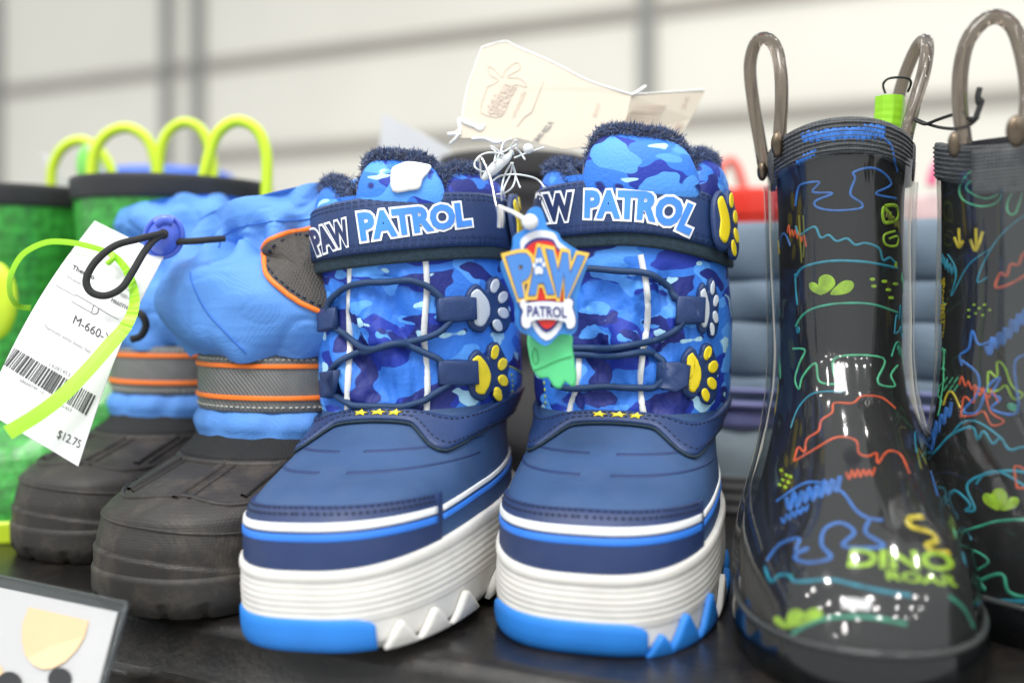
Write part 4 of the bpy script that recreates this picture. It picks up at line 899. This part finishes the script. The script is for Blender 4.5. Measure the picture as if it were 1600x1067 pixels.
# ================================================================== QUILTED, RED AND PINK BOOTS BEHIND
QK = [(-.01, .045, -.1, .058, -.04, 2.4), (0, .045, -.1, .058, -.04, 2.4), (.03, .045, -.1, .058, -.04, 2.4), (.06, .046, -.08, .058, -.02, 2.3), (.085, .047, -.056, .056, 0, 2.2), (.12, .05, -.054, .055, 0, 2.2), (.2, .051, -.055, .055, 0, 2.2)]
def quilt_boot(label, loc, rotz):
    rt = thing('quilted_boot', label, 'boot', loc, (0, 0, rotz), 'pair of slate quilted boots')
    B = Body(rt, QK, .004)
    obj('sole', B.wall(0, .022, 12, 80, lambda a, z: .003+.001*math.sin(z*900), (True, True)), mat('grey_brown_sole', (92, 90, 88), .5), rt)
    obj('lower', B.wall(.02, .06, 24, 80, lambda a, z: .003*math.sin(math.pi*(z-.02)/.04)+.0015*math.sin(9*a)), LGREY, rt)
    obj('lilac_band', B.band(-math.pi, math.pi, lambda a: .052, lambda a: .068, lambda a: .004, .004, 80), LILAC, rt)
    z0 = .066
    for k, (za, zb) in enumerate(((.064, .083), (.082, .116), (.115, .141), (.140, .176))):
        obj('quilted_panel', B.wall(za, zb, 14, 90, lambda a, z: (.0050*max(0, math.sin(math.pi*min(max((z-za)/(zb-za), 0), 1)))**.5)*(.35+.65*abs(math.cos(1.5*a+.4+k*.15))**.35)+.0012*math.sin(a*7+z*90+k)), QUILT, rt)
    obj('piping', tube(cat([B.pt(a, .066+.036*max(0, math.cos((a-.9)*.9))**2, .0062) for a in np.linspace(-math.pi, math.pi, 60)], 2), .0022, 8), LILAC, rt)
    obj('piping', tube([B.pt(a, .0745+.034*max(0, math.cos((a-.9)*.9))**2, .0062) for a in np.linspace(-math.pi, math.pi, 90)], .0014, 8), LILAC, rt)
    obj('lining', B.wall(.12, .174, 5, 60, lambda a, z: -.004, (True, False)), LGREY, rt)
    return rt
quilt_boot('slate blue quilted boot with lilac piping between camouflage and doodled boots', (.158, .655, 0), math.radians(150))
quilt_boot('slate blue quilted boot with lilac piping in the gap between both rain boots', (.262, .625, 0), math.radians(150))
SMK = [(z, w_*.98, f_*.95, b_, yc, n) for z, w_, f_, b_, yc, n in GK]+[(.3, .052, -.058, .06, 0, 2.1)]
rain_boot('rain_boot', 'bright red rain boot with red handle behind the quilted boots', (.176, .80, 0), math.radians(30), SMK, .213, REDM, REDM, .022, [[(1128, 318, .77), (1124, 280, .77), (1136, 252, .77), (1152, 262, .77), (1168, 318, .77)]], mat('pale_red_handle', (240, 130, 118), .4, 0, 100, .05), None, .004)
rain_boot('rain_boot', 'pale pink rain boot behind the gap between the doodled rain boots', (.350, .86, 0), math.radians(30), SMK, .214, PINKM, PINKM, .022, [[(1455, 290, .8), (1462, 262, .8), (1480, 250, .8), (1500, 262, .8), (1508, 290, .8)]], mat('hot_pink_handle', (240, 110, 150), .4, 0, 100, .05), None, .004)

# ================================================================== SHIELD TAG, CREAM TICKET, FASTENERS
zt_ = lambda x, y: (760+x*.3, 300+y*.3)
def zl(*p): return [zt_(*q) for q in p]
sp = plane(lambda x, y: .388-.00012*(y-330)*.0+.00006*(x-850))
sh = thing('shield_tag', 'rubber shield-shaped hang tag with blue rim and red centre hanging from camouflage boot', 'hang tag', P(830, 345, .388))
body = plate(sp, zl((232, 140), (205, 150), (210, 110), (240, 80), (275, 90), (300, 150), (310, 190), (365, 215), (388, 255), (500, 330), (516, 380), (492, 450), (462, 560), (466, 640), (460, 715), (430, 742), (372, 740), (300, 800), (225, 748), (175, 728), (152, 680), (146, 590), (130, 545), (74, 400), (84, 350), (130, 300), (140, 232), (192, 196), (204, 170), (215, 190), (245, 180), (250, 155)), .0026, 0, 3)
obj('rubber_plate', body, SHIELDB, sh, False)
wsh = zl((168, 300), (172, 250), (222, 212), (280, 203), (340, 216), (368, 262), (420, 312), (424, 420), (408, 580), (376, 706), (300, 772), (228, 692), (186, 560), (166, 420))
obj('silver_shield', plate(sp, wsh, .0005, .0026, 3), SHIELDS, sh, False)
def shrink(poly, k, c): return [(c[0]+(x-c[0])*k, c[1]+(y-c[1])*k) for x, y in poly]
cen = zt_(296, 470)
obj('navy_border', plate(sp, shrink(wsh, .86, cen), .0004, .0031, 3), SHIELDN, sh, False)
obj('red_field', plate(sp, shrink(wsh, .80, cen), .0004, .0035, 3), SHIELDR, sh, False)
for ch, bl, br, tl, tr in (('P', (142, 545), (206, 535), (88, 345), (196, 318)), ('A', (212, 528), (322, 522), (222, 302), (290, 300)), ('W', (335, 535), (440, 548), (312, 312), (492, 345))):
    qd = [(zt_(*p)[0]*.91+zt_(290, 430)[0]*.09, zt_(*p)[1]*.91+zt_(290, 430)[1]*.09) for p in (bl, br, tl, tr)]
    obj('letter_outline', text(ch, quad(sp, *qd, .0044), .14), GOLD, sh, False)
    obj('letter_shade', text(ch, quad(sp, *qd, .0047), .075), SHIELDN, sh, False)
    obj('letter', text(ch, quad(sp, *qd, .0050), .062), LETS, sh, False)
pw = merge(patch(sp, zl((234, 408), (245, 392), (262, 392), (276, 410), (270, 432), (255, 426), (240, 434)), .0003, 3, base=.0051), *[patch(sp, circ(*zt_(x, y), 2.6, 4.2, 12), .0003, 0, base=.0051) for x, y in ((231, 386), (245, 362), (264, 360), (280, 382))])
obj('small_paw_print', pw, SHIELDS, sh)
bone = zl((190, 578), (240, 572), (310, 570), (380, 576), (392, 560), (418, 556), (432, 574), (428, 600), (440, 640), (444, 680), (430, 706), (404, 706), (392, 676), (340, 664), (270, 662), (218, 672), (212, 698), (190, 708), (170, 690), (168, 650), (176, 620), (160, 590), (166, 566), (184, 560))
obj('bone_border', plate(sp, shrink(bone, 1.06, zt_(300, 632)), .0004, .0040, 3), SHIELDN, sh, False)
obj('bone', plate(sp, bone, .0006, .0044, 3), SHIELDS, sh, False)
obj('lettering', text('PATROL', quad(sp, zt_(196, 645), zt_(398, 652), zt_(196, 592), zt_(396, 600), .0053), .02), SHIELDN, sh, False)
gp = plane(lambda x, y: .394)
obj('green_figure', patch(gp, zl((215, 730), (300, 720), (438, 735), (446, 800), (468, 950), (462, 1005), (440, 1010), (410, 985), (385, 1022), (350, 1012), (318, 965), (280, 970), (244, 930), (222, 850)), .003, 2, inset=.85), MINT, sh)
obj('moulded_line', merge(ribbon(gp, zl((246, 925), (300, 905), (380, 870), (442, 852)), 2.5, .0036, 5), ribbon(gp, zl((248, 810), (236, 850), (250, 890), (268, 880), (262, 830), (248, 810)), 2, .0036, 5)), mat('green_line', (56, 170, 100), .4), sh)
obj('fastener_loop', merge(ptube([(784, 325, .392), (800, 331, .386), (815, 340, .382), (826, 346, .381)], .0009, 6, False, 6), blob(P(828, 347, .381), .0032, .002, .003)), PLASTIC, sh)

# cream swing ticket lying over the back of the boots
zc_ = lambda x, y: (700+x*.25625, 60+y*.25625)
cp = plane(lambda x, y: .475+.00010*max(0, 985-x)*.3+.00025*max(0, x-985)-.00006*(y-150))
tk = thing('swing_ticket', 'creased cream card ticket with torn corner lying across the camouflage boot tops', 'ticket', P(900, 240, .47))
main = [zc_(*p) for p in [(205, 60), (240, 38), (345, 20), (420, 55), (640, 150), (860, 262), (960, 300), (1115, 345), (1060, 620), (900, 660), (700, 680), (420, 610), (320, 640), (210, 610), (60, 610), (30, 580), (75, 545), (62, 500), (90, 480), (90, 400), (120, 300), (160, 190)]]
obj('card', plate(cp, main, .0005), CREAM, tk, False)
flap = [zc_(*p) for p in [(1115, 345), (1180, 340), (1555, 315), (1562, 330), (1480, 490), (1400, 620), (1330, 680), (1060, 620)]]
obj('folded_flap', plate(cp, flap, .0005, -.0002), CREAM, tk, False)
obj('white_edge', merge(ribbon(cp, [zc_(*p) for p in [(205, 60), (345, 22), (420, 55), (640, 150), (860, 262), (1115, 345)]], 3, .0009, 6), ribbon(cp, [zc_(*p) for p in [(1115, 345), (1180, 340), (1555, 317)]], 2.6, .0009, 6), ribbon(cp, [zc_(*p) for p in [(205, 60), (160, 190), (118, 310), (88, 480)]], 2.2, .0009, 6)), TORN, tk)
for fib in (ribbon(cp, [zc_(*p) for p in [(10, 650), (60, 600), (75, 560), (70, 500), (110, 520), (160, 540), (200, 560), (225, 530)]], 7, .0016, 6, taper=True), ribbon(cp, [zc_(*p) for p in [(0, 590), (40, 585), (80, 590)]], 5, .0016, 6), ribbon(cp, [zc_(*p) for p in [(1110, 350), (1150, 330), (1200, 295)]], 4, .0012, 6), ribbon(cp, [zc_(*p) for p in [(145, 618), (220, 615), (290, 640), (330, 632)]], 3, .0014, 6)): obj('torn_fibre', fib, TORN, tk)
def ctext(s, bl, br, tl, tr, m, b=0.0): obj('printed_text', text(s, quad(cp, zc_(*bl), zc_(*br), zc_(*tl), zc_(*tr), .0009), b), m, tk, False)
ctext('F-220-YHK', (648, 520), (548, 640), (615, 515), (515, 632), INKG, .02)
ctext('children', (270, 470), (380, 290), (230, 440), (330, 270), INKF, .04); ctext('SHOES', (320, 478), (420, 300), (285, 462), (388, 290), INKF, .04); ctext('wholesale', (405, 490), (480, 330), (385, 480), (450, 320), INKF)
ctext('BOOT', (905, 480), (935, 400), (880, 472), (912, 392), INKF); ctext('22.95', (1440, 430), (1470, 360), (1415, 424), (1446, 354), INKF); ctext('F220', (1400, 590), (1430, 520), (1360, 580), (1390, 512), INKF, .03)
obj('printed_outline', merge(ribbon(cp, [zc_(*p) for p in [(240, 300), (200, 430), (230, 470), (320, 480), (370, 400), (400, 290), (480, 300), (440, 250), (360, 240), (440, 190), (420, 150), (350, 200), (330, 240), (280, 190), (245, 180), (260, 230), (310, 260), (240, 300)]], 1.2, .0008, 4), ribbon(cp, [zc_(*p) for p in [(585, 262), (545, 360), (510, 450), (470, 480), (420, 540)]], 1.2, .0008, 4)), INKF, tk)
obj('barcode', bars(cp, zc_(1330, 410), zc_(1210, 575), zc_(1060, 530), zc_(1140, 405), 20, .0008, random.Random(9)), INKF, tk, False)
# tangle of clear fastener threads and a safety pin
zf = lambda x, y, Y=.425: (690+x*.2062, 180+y*.2062, Y)
fa = thing('plastic_fastener', 'tangled clear plastic tag threads knotted between the two camouflage boots', 'tag fastener', P(780, 280, .425))
for pts_ in ([(480, 200), (450, 270), (400, 360), (410, 280), (370, 250), (385, 240), (470, 300)], [(300, 330), (255, 350), (258, 400), (330, 430), (380, 380), (460, 300), (360, 285), (290, 310), (255, 350)], [(530, 180), (470, 210), (455, 280), (520, 250), (575, 220), (560, 190), (530, 240), (545, 300)],
             [(530, 360), (480, 450), (455, 560), (455, 650)], [(535, 365), (560, 450), (540, 540), (480, 590), (415, 600)], [(535, 365), (560, 460), (595, 550)], [(385, 500), (450, 460), (560, 450), (680, 470), (740, 500), (776, 545)], [(550, 325), (640, 290), (776, 245)], [(560, 250), (600, 290), (630, 335)], [(540, 360), (520, 450), (470, 560), (480, 620)]):
    obj('thread', ptube([zf(*p, .425+.004*math.sin(i*2.1)) for i, p in enumerate(pts_)], .00042, 8, False, 6), PLASTIC, fa)
obj('fused_knot', tube(cat([P(*zf(*p)) for p in [(310, 490), (370, 430), (430, 375), (500, 320), (535, 270)]], 6), .0022, 8, rf=lambda t: .45+.7*math.sin(math.pi*min(t*1.15, 1))), PLASTIC, fa)
obj('bead', blob(P(*zf(655, 255)), .0022, .002, .0022), PLASTIC, fa)
pn = thing('safety_pin', 'slim steel safety pin hooked through the strap end between camouflage boots', 'safety pin', P(*zf(440, 830, .418)))
obj('wire', ptube([zf(300, 480, .428), zf(290, 370, .426), zf(278, 345, .425), zf(295, 325, .424), zf(315, 345, .422), zf(370, 480, .418), (775, 320, .412), (781, 340, .410)], .00055, 8, False, 8), STEEL, pn)
obj('clasp', tube(cat([P(781, 322, .411), P(783, 340, .410), P(782, 357, .410)], 6), .0017, 10), STEEL, pn)
# scrap of tissue on the left boot's tongue
ts = Surf(*bootL[5])
tg = [(612, 270), (620, 262), (638, 257), (660, 260), (672, 264), (667, 274), (660, 282), (655, 296), (640, 299), (614, 300)]
tag(obj('tissue_scrap', patch(hit(ts), tg, .0014, 3, inset=.8, base=.0006), TISSUE, None), 'crumpled white tissue scrap lying on the padded camouflage tongue', 'tissue')
